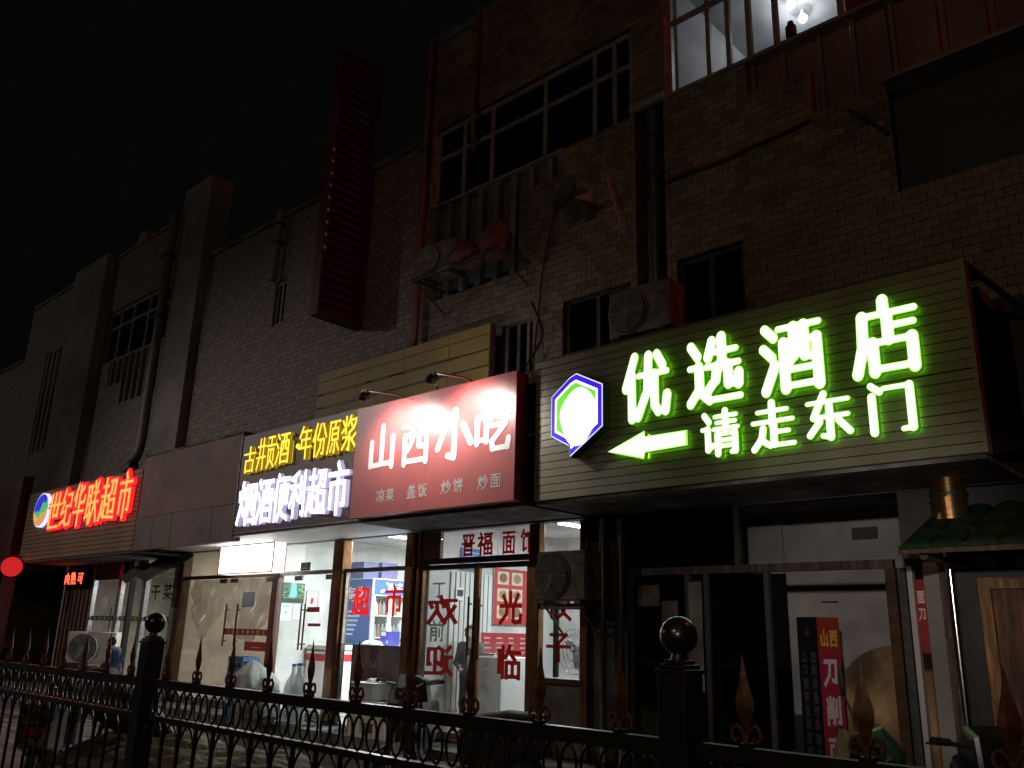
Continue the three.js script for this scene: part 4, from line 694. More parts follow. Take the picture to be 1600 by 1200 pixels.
// drinks fridge against the partition, its door towards the window
{
  const t = thing('drinks_fridge', 'white drinks fridge with blue header and bottles behind its glass door', 'fridge', [-10.95, FL + .02, -8.7]);
  const x0 = -11.33, x1 = -10.55, z0 = -9.05, z1 = -8.35, yb = FL + .02, wh = mat([.72, .74, .74], .4), blue = printed(256, 128, (x) => { x.fillStyle = '#2f4c94'; x.fillRect(0, 0, 256, 128); x.strokeStyle = '#dfe9f4'; x.fillStyle = '#dfe9f4'; drawChar(x, '海', 96, 26, 60, 70, 6); drawChar(x, '之', 166, 22, 44, 56, 6); x.beginPath(); x.ellipse(62, 96, 18, 10, -.5, 0, 7); x.fill(); x.beginPath(); x.arc(92, 30, 9, 0, 7); x.fill(); }), blueSide = printed(128, 256, (x) => { x.fillStyle = '#43598f'; x.fillRect(0, 0, 128, 256); x.fillStyle = '#2c7f8e'; x.fillRect(0, 170, 128, 86); x.strokeStyle = '#cfdcec'; drawChar(x, '海', 16, 20, 40, 40, 4); drawChar(x, '之', 64, 20, 40, 40, 4); for (let i = 0; i < 6; i++) { x.fillStyle = '#aac0de'; x.fillRect(18, 84 + i * 12, 70 - i * 6, 5); } });
  wp(t, 'cabinet_back', bx(x0, x0 + .04, yb, 2.12, z0, z1), wh); wp(t, 'cabinet_side', bx(x0 + .04, x1 - .05, yb, 2.12, z0, z0 + .04), wh); wp(t, 'cabinet_side', bx(x0 + .04, x1 - .05, yb, 2.12, z1 - .04, z1), wh);
  wp(t, 'side_print', bx(x0 + .02, x1 - .04, yb + .5, 2.36, z1 + .001, z1 + .006), blueSide); wp(t, 'cabinet_base', bx(x0 + .04, x1 - .05, yb, yb + .12, z0 + .04, z1 - .04), wh); wp(t, 'header', bx(x0, x1 - .004, 2.12, 2.37, z0, z1), wh);
  const hb = wp(t, 'header_print', new THREE.PlaneGeometry(z1 - z0 - .02, .23).rotateY(Math.PI / 2).translate(x1 - .001, 2.245, (z0 + z1) / 2), blue);
  for (let k = 0; k < 4; k++) { const y = yb + .42 + k * .32; wp(t, 'shelf', bx(x0 + .04, x1 - .07, y, y + .012, z0 + .04, z1 - .04), wh); }
  const bottle = lathe([[0, 0], [.03, 0], [.032, .01], [.032, .13], [.014, .18], [.014, .21], [0, .21]], 10), bm = [mat([.20, .12, .05], .3), mat([.10, .16, .09], .3), mat([.42, .40, .37], .3), mat([.18, .07, .05], .3), mat([.14, .17, .22], .3)];
  for (let k = 1; k < 4; k++) for (let j = 0; j < 8; j++) { const o = part(t, 'bottle', bottle, bm[Math.floor(rnd() * 5)]); o.position.set(x1 - .14, yb + .434 + k * .32, z0 + .08 + j * .075).sub(t.position); o.scale.y = rr(.85, 1.1); }
  for (const [a, b] of [[z0 + .005, z0 + .05], [z1 - .05, z1 - .005], [-8.72, -8.68]]) wp(t, 'door_frame', bx(x1 - .05, x1 - .01, yb + .1, 2.115, a, b), wh);
  wp(t, 'door_pane', bx(x1 - .035, x1 - .03, yb + .1, 2.115, z0 + .051, -8.721), M.glass); wp(t, 'door_pane', bx(x1 - .035, x1 - .03, yb + .1, 2.115, -8.679, z1 - .051), M.glass);
  wp(t, 'inner_lamp', bx(x0 + .1, x0 + .13, 1.2, 2.0, z0 + .05, z0 + .07), M.whitePaint);
  const box = (l, a, b, y, c, d, h, m) => { const q = thing('carton', l, 'carton', [(a + b) / 2, y, (c + d) / 2]); wp(q, 'box', bx(a, b, y, y + h, c, d), m); wp(q, 'tape', bx((a + b) / 2 - .03, (a + b) / 2 + .03, y + h, y + h + .002, c, d), mat([.5, .45, .6], .4)); };
  const vio = mat([.17, .17, .36], .6, { map: TX.wall });
  box('violet blue carton on top of the drinks fridge, nearer the window', -11.3, -10.9, 2.372, -8.7, -8.4, .26, vio); box('violet carton on the fridge behind the first one', -11.3, -10.85, 2.372, -9.04, -8.72, .27, mat([.20, .17, .40], .6, { map: TX.wall }));
}
{
  const t = thing('chest_freezer', 'white chest freezer with a red band inside the supermarket door', 'freezer', [-10.6, FL + .02, -8.9]);
  const x0 = -11.3, x1 = -10.75, z0 = -8.28, z1 = -7.75, y = FL + .02;
  wp(t, 'body', rbx(x0, x1, y, y + .86, z0, z1, .03), mat([.70, .70, .70], .35)); wp(t, 'lid', rbx(x0, x1, y + .87, y + .95, z0, z1, .02), mat([.62, .64, .64], .3)); wp(t, 'red_band', bx(x0 + .02, x1 + .003, y + .72, y + .82, z0 + .02, z1 + .003), M.redPrint); t.position.y += 0;
}
{
  const t = thing('shop_counter', 'low shop counter with wrapped goods behind the supermarket window', 'counter', [-9.4, FL + .02, -7.75]);
  wp(t, 'top', rbx(-9.68, -8.5, 1.36, 1.4, -8.1, -7.45, .008), M.whitePaint); wp(t, 'front', bx(-9.66, -8.52, FL + .02, 1.358, -8.08, -7.5), mat([.30, .33, .33], .5, { map: TX.wall }));
  const heap = new THREE.IcosahedronGeometry(.13, 4), p = heap.attributes.position; for (let i = 0; i < p.count; i++) { const k = 1 + .35 * vnoise(p.getX(i) * 30 + 20, p.getY(i) * 30 + p.getZ(i) * 25 + 20, 64, 4); p.setXYZ(i, p.getX(i) * k * 1.3, Math.max(-.05, p.getY(i) * k * .55), p.getZ(i) * k); } heap.computeVertexNormals();
  single('plastic_bag', heap.scale(.8, .6, .8).translate(-9.58, 1.43, -7.62), mat([.8, .8, .8], .35), 'crumpled white plastic bag on the shop counter', 'bag');
  const c = thing('blue_carton', 'small deep blue carton with white labels on the shop counter', 'carton', [-9.62, 1.4, -7.95]); part(c, 'box', bx(-.09, .09, 0, .2, -.1, .1), mat([.05, .05, .32], .5)); part(c, 'label', bx(-.07, .03, .14, .19, .1, .102), M.whitePaint); part(c, 'label', bx(.05, .08, .04, .08, .1, .102), M.whitePaint);
  const l = thing('desk_lamp', 'black shaded lamp hanging at the supermarket window edge', 'lamp', [-8.55, 1.4, -7.5]); part(l, 'pole', rod([0, 0, 0], [0, .42, 0], .01), M.black); part(l, 'shade', lathe([[.02, .1], [.05, .09], [.09, 0], [.085, 0], [.045, .085], [.02, .095]]).translate(-.05, .36, 0), M.black);
}
// --- noodle restaurant
{
  const t = thing('noodle_restaurant', 'dim noodle restaurant front with red characters on its glass doors', 'shop front', [-7, FL, ZF]);
  const zb = -9.7, CE = 2.95, B = M.bronze;
  wp(t, 'floor', bx(-8.19, -5.6, FL, FL + .02, zb, ZF - .02), mat([.35, .33, .30], .4, { map: TX.blotch })); wp(t, 'ceiling', bx(-8.19, -5.55, CE, CE + .08, zb, ZF - .02), M.whiteWall);
  wp(t, 'back_wall', bx(-8.19, -5.55, FL, CE, zb - .1, zb), M.whiteWall); wp(t, 'side_wall', bx(-8.19, -8.1, FL, CE, zb, ZF - .06), M.whiteWall); wp(t, 'side_wall', bx(-5.64, -5.55, FL, CE, zb, ZF - .06), M.whiteWall);
  wp(t, 'lintel', bx(-8.2, -5.5, 2.8, 4.12, ZF - .12, ZF + .012), M.darkWall);
  wp(t, 'corner_panel', bx(-8.19, -7.84, 2.47, 2.79, ZF - .03, ZF + .02), mat([.12, .03, .03], .6));
  for (const [a, b] of [[-8.23, -8.17], [-6.37, -6.22], [-5.66, -5.56]]) wp(t, 'post', rbx(a, b, FL + .02, 2.79, ZF - .05, ZF + .05, .012), B);
  wp(t, 'transom_rail', bx(-8.17, -5.66, 2.4, 2.465, ZF - .035, ZF + .035), M.bronzeDull); wp(t, 'transom_pane', bx(-7.835, -5.665, 2.466, 2.79, ZF - .003, ZF + .003), M.glass); wp(t, 'transom_post', bx(-6.89, -6.885, 2.466, 2.79, ZF - .006, ZF + .006), M.alu);
  for (const [a, b, hx, s] of [[-8.165, -7.2, [], 1], [-7.19, -6.375, [-7.1], -1]]) {
    const d = new THREE.Group(); d.name = 'door'; d.position.set(a + 7, .03, 0); t.add(d);
    wp(d, 'pane', bx(a + .04, b - .04, FL + .1, 2.33, ZF - .004, ZF + .004), M.glassHazy); wp(d, 'stile', bx(a, a + .04, FL + .03, 2.39, ZF - .02, ZF + .02), B); wp(d, 'stile', bx(b - .04, b, FL + .03, 2.39, ZF - .02, ZF + .02), s > 0 ? M.bronzeDull : B);
    wp(d, 'rail', bx(a + .04, b - .04, 2.33, 2.39, ZF - .02, ZF + .02), M.bronzeDull); wp(d, 'rail', bx(a + .04, b - .04, FL + .03, FL + .1, ZF - .02, ZF + .02), B);
    for (const x of hx) { part(d, 'handle', handleGeo(.66).translate(x - a, 1.3 - FL, .01), M.bronzeDull); part(d, 'handle', handleGeo(.66).translate(x - a - .17, 1.32 - FL, .01), M.bronzeDull); }
  }
  const red = new THREE.MeshPhysicalMaterial({ color: C(.55, .045, .035), roughness: .95, transmission: .5, thickness: 0 });
  sticker(t, '欢', [-8.02, -7.5, 1.7, 2.03], red, ZF + .006, { mirror: true, wH: 12, wV: 14 }); sticker(t, '迎', [-8.02, -7.55, 1.12, 1.47], red, ZF + .006, { mirror: true, wH: 12, wV: 14 });
  sticker(t, '光', [-6.83, -6.49, 1.71, 2.06], red, ZF + .006, { wH: 12, wV: 14 }); sticker(t, '临', [-6.85, -6.49, 1.14, 1.49], red, ZF + .006, { wH: 12, wV: 14 });
  for (const [c, a, b] of [['晋', -7.48, -7.26], ['福', -7.22, -6.97], ['面', -6.82, -6.61], ['馆', -6.54, -6.3]]) sticker(t, c, [a, b, 2.48, 2.74], red, ZF + .0045);
  const wl = mat([.6, .62, .62], .6); sticker(t, '丁', [-7.98, -7.75, 2.0, 2.2], wl, ZF - .012, { N: 40 }); sticker(t, '前', [-8.0, -7.73, 1.5, 1.74], wl, ZF - .012);
  // side window with sill, wall below
  wp(t, 'window_pane', bx(-6.21, -5.67, 1.19, 1.87, ZF - .003, ZF + .003), M.glassHazy); wp(t, 'window_rail', bx(-6.22, -5.66, 1.87, 1.93, ZF - .03, ZF + .03), B); wp(t, 'window_sill', bx(-6.24, -5.62, 1.13, 1.18, ZF - .03, ZF + .06), M.bronzeDull); wp(t, 'window_bar', bx(-6.03, -5.98, 1.19, 1.87, ZF - .02, ZF + .02), M.frameDark);
  wp(t, 'window_pane', bx(-6.21, -5.67, 1.94, 2.39, ZF - .003, ZF + .003), M.glass);
  wp(t, 'low_wall', bx(-6.22, -5.66, FL + .02, 1.129, ZF - .06, ZF + .02), mat([.25, .22, .19], .45, { map: TX.blotch }));
  sticker(t, '饺', [-6.14, -5.8, 1.76, 2.1], red); sticker(t, '子', [-6.13, -5.8, 1.34, 1.65], red);
  for (let i = 0; i < 9; i++) wp(t, 'curtain_strip', rbx(-8.095, -8.075, .7, 2.35, -8.36 + i * .085, -8.29 + i * .085, .008), mat([.62, .62, .60], .5));
}
airConditioner('air_conditioner', 'grimy air conditioner fixed beside the restaurant doors, over a small window', [-5.65, 1.915, ZF + .22], 0, .64, .52, M.acOld);
shelfBracket('steel bracket under the air conditioner beside the restaurant doors', -5.88, -5.42, 1.915, ZF + .36);
tubeLight('dim ceiling tube inside the noodle restaurant', -6.6, 2.945, -8.5, true, 230, [.9, .97, 1]);
{
  const menu = printed(256, 256, (x) => { x.fillStyle = '#b02733'; x.fillRect(0, 0, 256, 256); for (let i = 0; i < 3; i++) for (let j = 0; j < 2; j++) { x.fillStyle = '#cbbfa8'; x.fillRect(20 + j * 84, 14 + i * 78, 66, 60); x.fillStyle = ['#7a4a34', '#94885a', '#8d6b4a'][(i + j) % 3]; x.beginPath(); x.ellipse(53 + j * 84, 44 + i * 78, 24, 22, 0, 0, 7); x.fill(); for (let k = 0; k < 26; k++) { x.fillStyle = ['#5d3a26', '#b08a5a', '#6d7d3a', '#a0583a'][k % 4]; x.fillRect(36 + j * 84 + hash(k, i, 9) * 32, 28 + i * 78 + hash(k, j, 8) * 30, 6, 4); } } x.fillStyle = '#d88a86'; for (let i = 0; i < 22; i++) x.fillRect(196, 14 + i * 11, 44, 3); });
  const t = thing('menu_poster', 'red menu poster with pictures of dishes on the restaurant wall', 'poster', [-8.07, 1.73, -8.8]); part(t, 'print', new THREE.PlaneGeometry(.84, .72).rotateY(Math.PI / 2).translate(.006, .36, 0), menu); part(t, 'board', bx(-.01, .004, 0, .72, -.42, .42), M.whitePaint);
  const t2 = thing('price_board', 'long red price board below the menu poster', 'board', [-8.07, 1.02, -8.78]); part(t2, 'print', new THREE.PlaneGeometry(1.22, .6).rotateY(Math.PI / 2).translate(.006, .3, 0), printed(256, 128, (x) => { x.fillStyle = '#9e202c'; x.fillRect(0, 0, 256, 128); x.fillStyle = '#d9a7a2'; for (let i = 0; i < 9; i++) for (let j = 0; j < 5; j++) x.fillRect(12 + j * 48, 12 + i * 13, 18 + 14 * hash(i, j, 2), 4); })); part(t2, 'board', bx(-.01, .004, 0, .6, -.61, .61), M.whitePaint);
  const b = thing('blue_notice', 'blue notice sheet hung high on the restaurant wall', 'notice', [-8.07, 2.38, -7.95]); part(b, 'print', new THREE.PlaneGeometry(.36, .28).rotateY(Math.PI / 2).translate(.002, .14, 0), printed(64, 64, (x) => { x.fillStyle = '#3b6aa0'; x.fillRect(0, 0, 64, 64); x.fillStyle = '#9bbbd8'; for (let i = 0; i < 5; i++) x.fillRect(8, 10 + i * 10, 48, 4); })); part(b, 'board', bx(-.01, .001, 0, .28, -.18, .18), M.whitePaint);
  const k = thing('serving_counter', 'white boxy serving counter with a glass food case on it', 'counter', [-7.34, FL + .02, -7.75]); part(k, 'body', rbx(-.28, .28, 0, .91, -.26, .26, .015), M.whitePaint); part(k, 'food_case', bx(-.26, .1, .912, 1.06, -.2, .2), M.glass); part(k, 'tray', rbx(-.25, .08, .914, .95, -.18, .18, .01), M.chrome);
  const f = thing('standing_fan', 'round standing fan inside the small restaurant window', 'fan', [-6.35, FL + .02, -8.05]);
  part(f, 'base', lathe([[0, 0], [.2, 0], [.2, .02], [.05, .05], [0, .05]]), M.steel); part(f, 'pole', rod([0, .04, 0], [0, .85, 0], .018), M.steel); part(f, 'motor', new THREE.SphereGeometry(.07, 14, 10).scale(1, 1, 1.3).translate(0, 1.0, -.05), M.black);
  const ring = []; for (let i = 0; i < 3; i++) ring.push(new THREE.TorusGeometry(.25 - i * .07, .005, 6, 40).translate(0, 1.0, .09 + i * .015)); for (let i = 0; i < 28; i++) { const a = i * .2244; ring.push(rod([0, 1, .12], [.25 * Math.cos(a), 1 + .25 * Math.sin(a), .09], .0025, .0025, 4)); } part(f, 'cage', merge(ring), M.alu);
  for (let i = 0; i < 3; i++) { const o = part(f, 'blade', new THREE.SphereGeometry(1, 12, 8).scale(.055, .1, .006), mat([.25, .27, .3], .5)); o.position.set(.1 * Math.cos(i * 2.09 + .5), 1 + .1 * Math.sin(i * 2.09 + .5), .06); o.rotation.z = i * 2.09 + .5 - Math.PI / 2; }
  const d = thing('wall_clock', 'small white wall switch panel on the restaurant wall', 'panel', [-8.07, 2.0, -7.75]); part(d, 'plate', bx(0, .02, 0, .16, -.07, .07), M.whitePaint); part(d, 'screen', bx(.021, .024, .05, .13, -.05, .05), M.acDark); d.name = 'switch_panel';
}
// --- hotel side: dark open shop with folded doors
{
  const t = thing('empty_shop', 'dark empty shop front under the green sign with bare door frames', 'shop front', [-3.8, FL, ZF]);
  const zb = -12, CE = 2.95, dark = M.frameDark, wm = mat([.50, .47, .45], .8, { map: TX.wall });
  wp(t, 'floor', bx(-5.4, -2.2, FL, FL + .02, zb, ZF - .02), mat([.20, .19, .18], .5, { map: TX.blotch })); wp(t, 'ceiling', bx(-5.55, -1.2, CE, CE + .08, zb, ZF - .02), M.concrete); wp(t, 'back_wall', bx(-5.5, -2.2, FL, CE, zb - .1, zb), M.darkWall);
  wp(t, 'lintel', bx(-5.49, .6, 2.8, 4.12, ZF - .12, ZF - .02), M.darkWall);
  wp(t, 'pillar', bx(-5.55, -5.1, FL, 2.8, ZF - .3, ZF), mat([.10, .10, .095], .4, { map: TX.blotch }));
  wp(t, 'inner_wall', bx(-4.2, -2.3, .9, 2.95, -8.95, -8.85), wm); wp(t, 'skirting', bx(-4.2, -2.3, FL + .02, .899, -8.95, -8.84), mat([.06, .05, .05], .4)); wp(t, 'inner_beam', bx(-4.7, -4.2, 2.3, 2.95, -8.95, -8.8), wm);
  wp(t, 'side_wall', bx(-2.3, -2.2, FL, 2.95, zb, ZF - .06), wm);
  for (const x of [-5.05, -4.42, -4.22, -3.62]) wp(t, 'door_stile', bx(x, x + .05, FL + .02, 2.19, ZF - .025, ZF + .025), dark);
  wp(t, 'door_head', bx(-5.1, -2.5, 2.19, 2.26, ZF - .03, ZF + .03), mat([.09, .06, .045], .5, { map: TX.wood })); wp(t, 'transom_post', bx(-3.89, -3.85, 2.261, 2.8, ZF - .02, ZF + .02), dark);
  wp(t, 'transom_pane', bx(-5.1, -3.89, 2.261, 2.8, ZF - .003, ZF + .003), M.glassDark); wp(t, 'transom_pane', bx(-3.85, -2.22, 2.261, 2.8, ZF - .003, ZF + .003), M.glass); wp(t, 'door_pane', bx(-5.0, -4.42, FL + .03, 2.19, ZF - .003, ZF + .003), M.glassDark); wp(t, 'door_pane', bx(-4.17, -3.62, FL + .03, 2.19, ZF - .003, ZF + .003), M.glassDark);
  for (const [x0, x1, y0, y1] of [[-4.95, -4.7, 1.9, 2.1], [-4.68, -4.5, 1.75, 1.95], [-4.38, -4.24, 1.15, 2.12]]) wp(t, 'torn_poster', bx(x0, x1, y0, y1, ZF + .026, ZF + .028), mat([.32, .30, .27], .8, { map: TX.blotch }));
  wp(t, 'folded_shutter', bx(-2.56, -2.48, FL + .02, 2.19, ZF - .06, ZF + .06), M.bronzeDull); wp(t, 'folded_shutter', bx(-2.47, -2.41, FL + .02, 2.19, ZF - .09, ZF + .04), M.frameDark); wp(t, 'post', bx(-2.4, -2.36, FL + .02, 2.2, ZF - .03, ZF + .03), mat([.4, .38, .36], .6));
  wp(t, 'corner_post', bx(-2.42, -2.15, 2.262, 2.79, ZF - .1, ZF + .02), M.frameDark);
  wp(t, 'banner', bx(-2.36, -2.28, 1.55, 2.1, ZF - .01, ZF + .005), printed(64, 256, (x) => { x.fillStyle = '#8a1c20'; x.fillRect(0, 0, 64, 256); x.strokeStyle = '#d6c8bf'; drawChar(x, '面', 10, 40, 44, 44, 6); drawChar(x, '刀', 10, 100, 44, 44, 6); }));
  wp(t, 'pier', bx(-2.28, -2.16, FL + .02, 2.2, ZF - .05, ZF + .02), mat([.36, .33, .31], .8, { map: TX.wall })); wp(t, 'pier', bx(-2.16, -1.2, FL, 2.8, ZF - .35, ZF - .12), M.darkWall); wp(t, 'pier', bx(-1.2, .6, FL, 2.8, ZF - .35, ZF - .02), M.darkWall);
  wp(t, 'wood_jamb', bx(-2.155, -2.1, FL + .02, 2.25, ZF - .1, ZF + .06), M.woodDark); wp(t, 'ceiling_vent', bx(-3.45, -3.2, 2.62, 2.74, -8.845, -8.82), M.darkWall); wp(t, 'wall_slot', bx(-3.82, -3.66, 2.0, 2.015, -8.848, -8.83), M.black);
}
for (const [x, l] of [[-5.32, 'chrome pole on the dark pillar beside the restaurant window'], [-5.1, 'chrome pole at the edge of the empty shop door'], [-2.06, 'tall chrome pole beside the wooden door']]) { const p = thing('chrome_pole', l, 'pole', [x, FL, ZF + .1], 0, 'chrome poles'); part(p, 'shaft', rod([0, 0, 0], [0, 2.35, 0], .035, .035, 16), M.chrome); part(p, 'collar', rod([0, 0, 0], [0, .04, 0], .06, .06, 16), M.steel); }
{
  const t = thing('wooden_door', 'orange brown wooden door with a pale frame right of the chrome pole', 'door', [-1.5, FL, ZF - .02]);
  part(t, 'frame_jamb', bx(-.4, -.32, .0, 1.6, -.06, .05), M.woodOrange); part(t, 'frame_jamb', bx(.42, .5, .0, 1.6, -.06, .05), M.woodOrange); part(t, 'frame_head', bx(-.4, .5, 1.6, 1.68, -.06, .05), M.woodOrange); part(t, 'leaf', bx(-.318, .418, .02, 1.598, -.04, 0), mat([.22, .09, .04], .5, { map: TX.wood })); part(t, 'bottom_panel', bx(-.24, .34, .15, .6, 0, .012), M.woodDark); part(t, 'handle', rod([.33, .85, .02], [.33, .98, .02], .012), M.steel);
}
// green tiled eave over the wooden door
{
  const t = thing('tiled_eave', 'small dark green tiled eave over the wooden door', 'roof', [-1.3, 2.25, ZF]), gm = [phy([.022, .07, .02], .45, { map: TX.blotch }), phy([.018, .055, .02], .45, { map: TX.blotch })];
  const tile = new THREE.CylinderGeometry(.1, .105, .36, 10, 1, false, -Math.PI / 2, Math.PI).scale(1, 1, .5);
  for (let r = 0; r < 3; r++) for (let c = 0; c < 8; c++) { const o = part(t, 'roof_tile', tile, gm[(r + c) % 2]); o.position.set(-.72 + c * .205, .06 + r * .115 + rr(-.004, .004), .78 - r * .29); o.rotation.x = Math.PI / 2 - .38 - Math.PI; o.rotation.x = -(Math.PI / 2 - .38); o.rotation.z = rr(-.02, .02); }
  part(t, 'deck', bx(-.84, .84, -.015, .015, -.5, .5).rotateX(.38).translate(0, .16, .45), M.woodDark); part(t, 'eave_board', bx(-.84, .84, -.04, .02, .9, .93), M.woodDark); for (const x of [-.7, 0, .7]) part(t, 'rafter', rod([x, -.05, .85], [x, -.05, 0], .03), M.woodDark);
  const b = thing('metal_duct', 'shiny brass coloured duct standing on the green eave', 'duct', [-1.95, 2.5, ZF + .3]); part(b, 'cylinder', rod([0, 0, 0], [0, .32, 0], .13, .12, 28), mat([.50, .30, .14], .25, { metalness: .9, map: TX.metal })); part(b, 'band', rod([0, .18, 0], [0, .2, 0], .135, .132, 28), M.steel);
  part(b, 'foot', merge([rod([0, -.12, 0], [0, 0, 0], .05)]), M.steel);
}
// menu light stand inside the empty shop, leaning board
{
  const t = thing('menu_stand', 'tall red and black noodle menu stand against the pale wall', 'sign stand', [-3.37, FL + .02, -7.66], 1.17), h = 1.38, w = .25;
  part(t, 'body', bx(-w / 2 + .004, w / 2 - .004, .03, h, -w / 2 + .004, w / 2 - .004), M.black); part(t, 'base', bx(-w / 2 - .02, w / 2 + .02, 0, .03, -w / 2 - .02, w / 2 + .02), M.steel);
  part(t, 'red_face', new THREE.PlaneGeometry(w, h - .03).translate(0, (h + .03) / 2, w / 2).rotateY(0), printed(128, 512, (x) => { x.fillStyle = '#a1392a'; x.fillRect(0, 0, 128, 512); x.fillStyle = '#a32b40'; x.fillRect(0, 110, 128, 402); x.strokeStyle = '#e0b060'; drawChar(x, '山', 14, 40, 46, 52, 8); drawChar(x, '西', 68, 40, 46, 52, 8); x.strokeStyle = '#d8c6cc'; drawChar(x, '刀', 22, 130, 84, 84, 15); drawChar(x, '削', 22, 250, 84, 84, 13); drawChar(x, '面', 22, 372, 84, 90, 12); }));
  part(t, 'black_face', new THREE.PlaneGeometry(w, h - .03).rotateY(-Math.PI / 2).translate(-w / 2, (h + .03) / 2, 0), printed(128, 512, (x) => { x.fillStyle = '#15131a'; x.fillRect(0, 0, 128, 512); x.fillStyle = '#3a3646'; x.beginPath(); x.moveTo(44, 50); x.lineTo(64, 30); x.lineTo(84, 50); x.lineTo(64, 64); x.fill(); x.strokeStyle = '#56505c'; const s = '山西刀削面凉菜盖饭炒饼炒面酒烟古原年'.split(''); s.forEach((c, i) => drawChar(x, c, i % 2 ? 76 : 20, 110 + Math.floor(i / 2) * 42, 32, 34, 4)); }));
  const b = thing('leaning_board', 'worn orange brown round tabletop leaning on the pale wall', 'board', [-3.1, .9, -8.5]), s = new THREE.Shape(); s.absellipse(0, 0, .57, .55, 0, Math.PI * 2); b.position.y = FL + .02;
  part(b, 'top', new THREE.ExtrudeGeometry(s, { depth: .03, bevelEnabled: true, bevelSize: .006, bevelThickness: .006, bevelSegments: 2, curveSegments: 30 }).scale(1, 1.1, 1).translate(0, .56, 0).rotateX(-.2), mat([.58, .36, .16], .6, { map: TX.blotch })); part(b, 'trestle', bx(-.3, .3, 0, .06, .0, .2), M.woodDark);
}
// --- far supermarket front
{
  const t = thing('far_supermarket', 'far supermarket front with glass doors, green stripe and lit shelves', 'shop front', [-17, FL, ZF]);
  const zb = -10.5, CE = 2.75;
  wp(t, 'floor', bx(-19.4, -14.45, FL, FL + .02, zb, ZF - .02), M.concrete); wp(t, 'ceiling', bx(-19.4, -14.45, CE, CE + .08, zb, ZF - .02), M.whiteWall); wp(t, 'back_wall', bx(-19.4, -14.45, FL, CE, zb - .1, zb), M.creamWall); wp(t, 'side_wall', bx(-19.5, -19.4, FL, CE, zb, ZF - .02), M.creamWall); wp(t, 'side_wall', bx(-14.5, -14.41, FL, CE, zb, ZF - .02), M.whiteWall);
  wp(t, 'shutter_wall', bx(-19.4, -17.95, FL, 2.75, ZF - .08, ZF), mat([.16, .09, .07], .6, { map: TX.metal })); wp(t, 'header', bx(-17.95, -15.6, 2.42, 2.75, ZF - .06, ZF), M.frameDark);
  for (let i = 0; i < 7; i++) wp(t, 'shutter_rib', rod([-19.3 + i * .2, FL + .02, ZF + .01], [-19.3 + i * .2, 2.7, ZF + .01], .02), M.bronzeDull);
  for (const [a, b] of [[-17.95, -17.85], [-16.75, -16.6], [-15.72, -15.58], [-14.55, -14.41]]) wp(t, 'post', bx(a, b, FL + .02, 2.75, ZF - .04, ZF + .04), M.alu);
  for (const [a, b] of [[-17.84, -16.76], [-16.59, -15.73], [-15.57, -14.56]]) { wp(t, 'pane', bx(a, b, FL + .03, 2.4, ZF - .003, ZF + .003), M.glass); wp(t, 'green_stripe', bx(a, b, 1.66, 1.74, ZF + .005, ZF + .007), printed(256, 32, (x) => { x.fillStyle = '#2c4a30'; x.fillRect(0, 0, 256, 32); x.strokeStyle = '#b8c8ae'; '世纪华联'.split('').forEach((c, i) => drawChar(x, c, 30 + i * 54, 6, 30, 20, 3)); })); }
  wp(t, 'handle', handleGeo(.5).translate(-16.85, 1.4, ZF), M.chrome); sticker(t, '干', [-15.4, -15.05, 2.02, 2.3], M.black); sticker(t, '菜', [-14.95, -14.62, 2.02, 2.3], M.black);
  wp(t, 'round_sticker', new THREE.CylinderGeometry(.13, .13, .002, 24).rotateX(Math.PI / 2).translate(-17.35, 1.98, ZF + .006), mat([.5, .52, .5], .6)); wp(t, 'yellow_curtain', bx(-15.95, -15.75, .8, 2.35, ZF - .12, ZF - .08), mat([.62, .48, .26], .8));
  tubeLight('ceiling tube inside the far supermarket', -15.6, 2.745, -8.3, false, 300, [1, .98, .92]);
  const b = thing('blue_screen', 'glowing blue screen above the shelves in the far supermarket', 'screen', [-15.2, 2.2, -8.6]); part(b, 'case', bx(-.5, .5, 0, .32, -.04, 0), M.black); part(b, 'glowing_face', bx(-.48, .48, .02, .3, .001, .004), glow([.06, .35, 1.1], 1, [.1, .2, .5])); part(b, 'stand', bx(-.05, .05, -.32, 0, -.04, -.01), M.steel); rectLight(.9, .25, [.2, .5, 1], .4, [-15.2, 2.36, -8.58], [-15.2, 2.3, 0]).name = 'screen_light';
  const s = thing('goods_shelf', 'shelf of small packets inside the far supermarket', 'shelf', [-15.3, FL + .02, -8.8]); part(s, 'upright', bx(-.9, -.87, 0, 1.5, -.2, .2), M.whitePaint); part(s, 'upright', bx(.87, .9, 0, 1.5, -.2, .2), M.whitePaint);
  for (let k = 0; k < 4; k++) { part(s, 'board', bx(-.87, .87, .2 + k * .38, .22 + k * .38, -.2, .2), M.whitePaint); for (let j = 0; j < 12; j++) part(s, 'packet', bx(-.05, .05, 0, rr(.14, .26), -.08, .08).translate(-.78 + j * .14, .221 + k * .38, .05), [mat([.5, .1, .1], .5), mat([.1, .3, .5], .5), mat([.6, .5, .1], .5), mat([.5, .5, .5], .5)][(j * 7 + k * 3) % 4]); }
  const led = thing('led_board', 'small red dot matrix board hung under the planked sign', 'led board', [-18.7, 2.32, ZF + .12]); part(led, 'case', bx(-.5, .5, 0, .3, -.1, 0), M.black);
  const dots = []; const lm = glow([3.2, .3, .14], 1, [.4, .05, .05]); [['肉', -.46], ['熟', -.14], ['可', .2]].forEach(([c, o]) => part(led, 'lit_character', charGeo(c, [o, o + .27, .03, .27], .001, .004, { wH: 8, wV: 10 }), lm)); part(led, 'hanger', rod([0, .3, -.05], [0, .44, -.05], .012), M.steel); rectLight(.9, .25, [1, .08, .05], 1.5, [-18.7, 2.47, ZF + .15], [-18.7, 2.3, 0]).name = 'led_light';
}
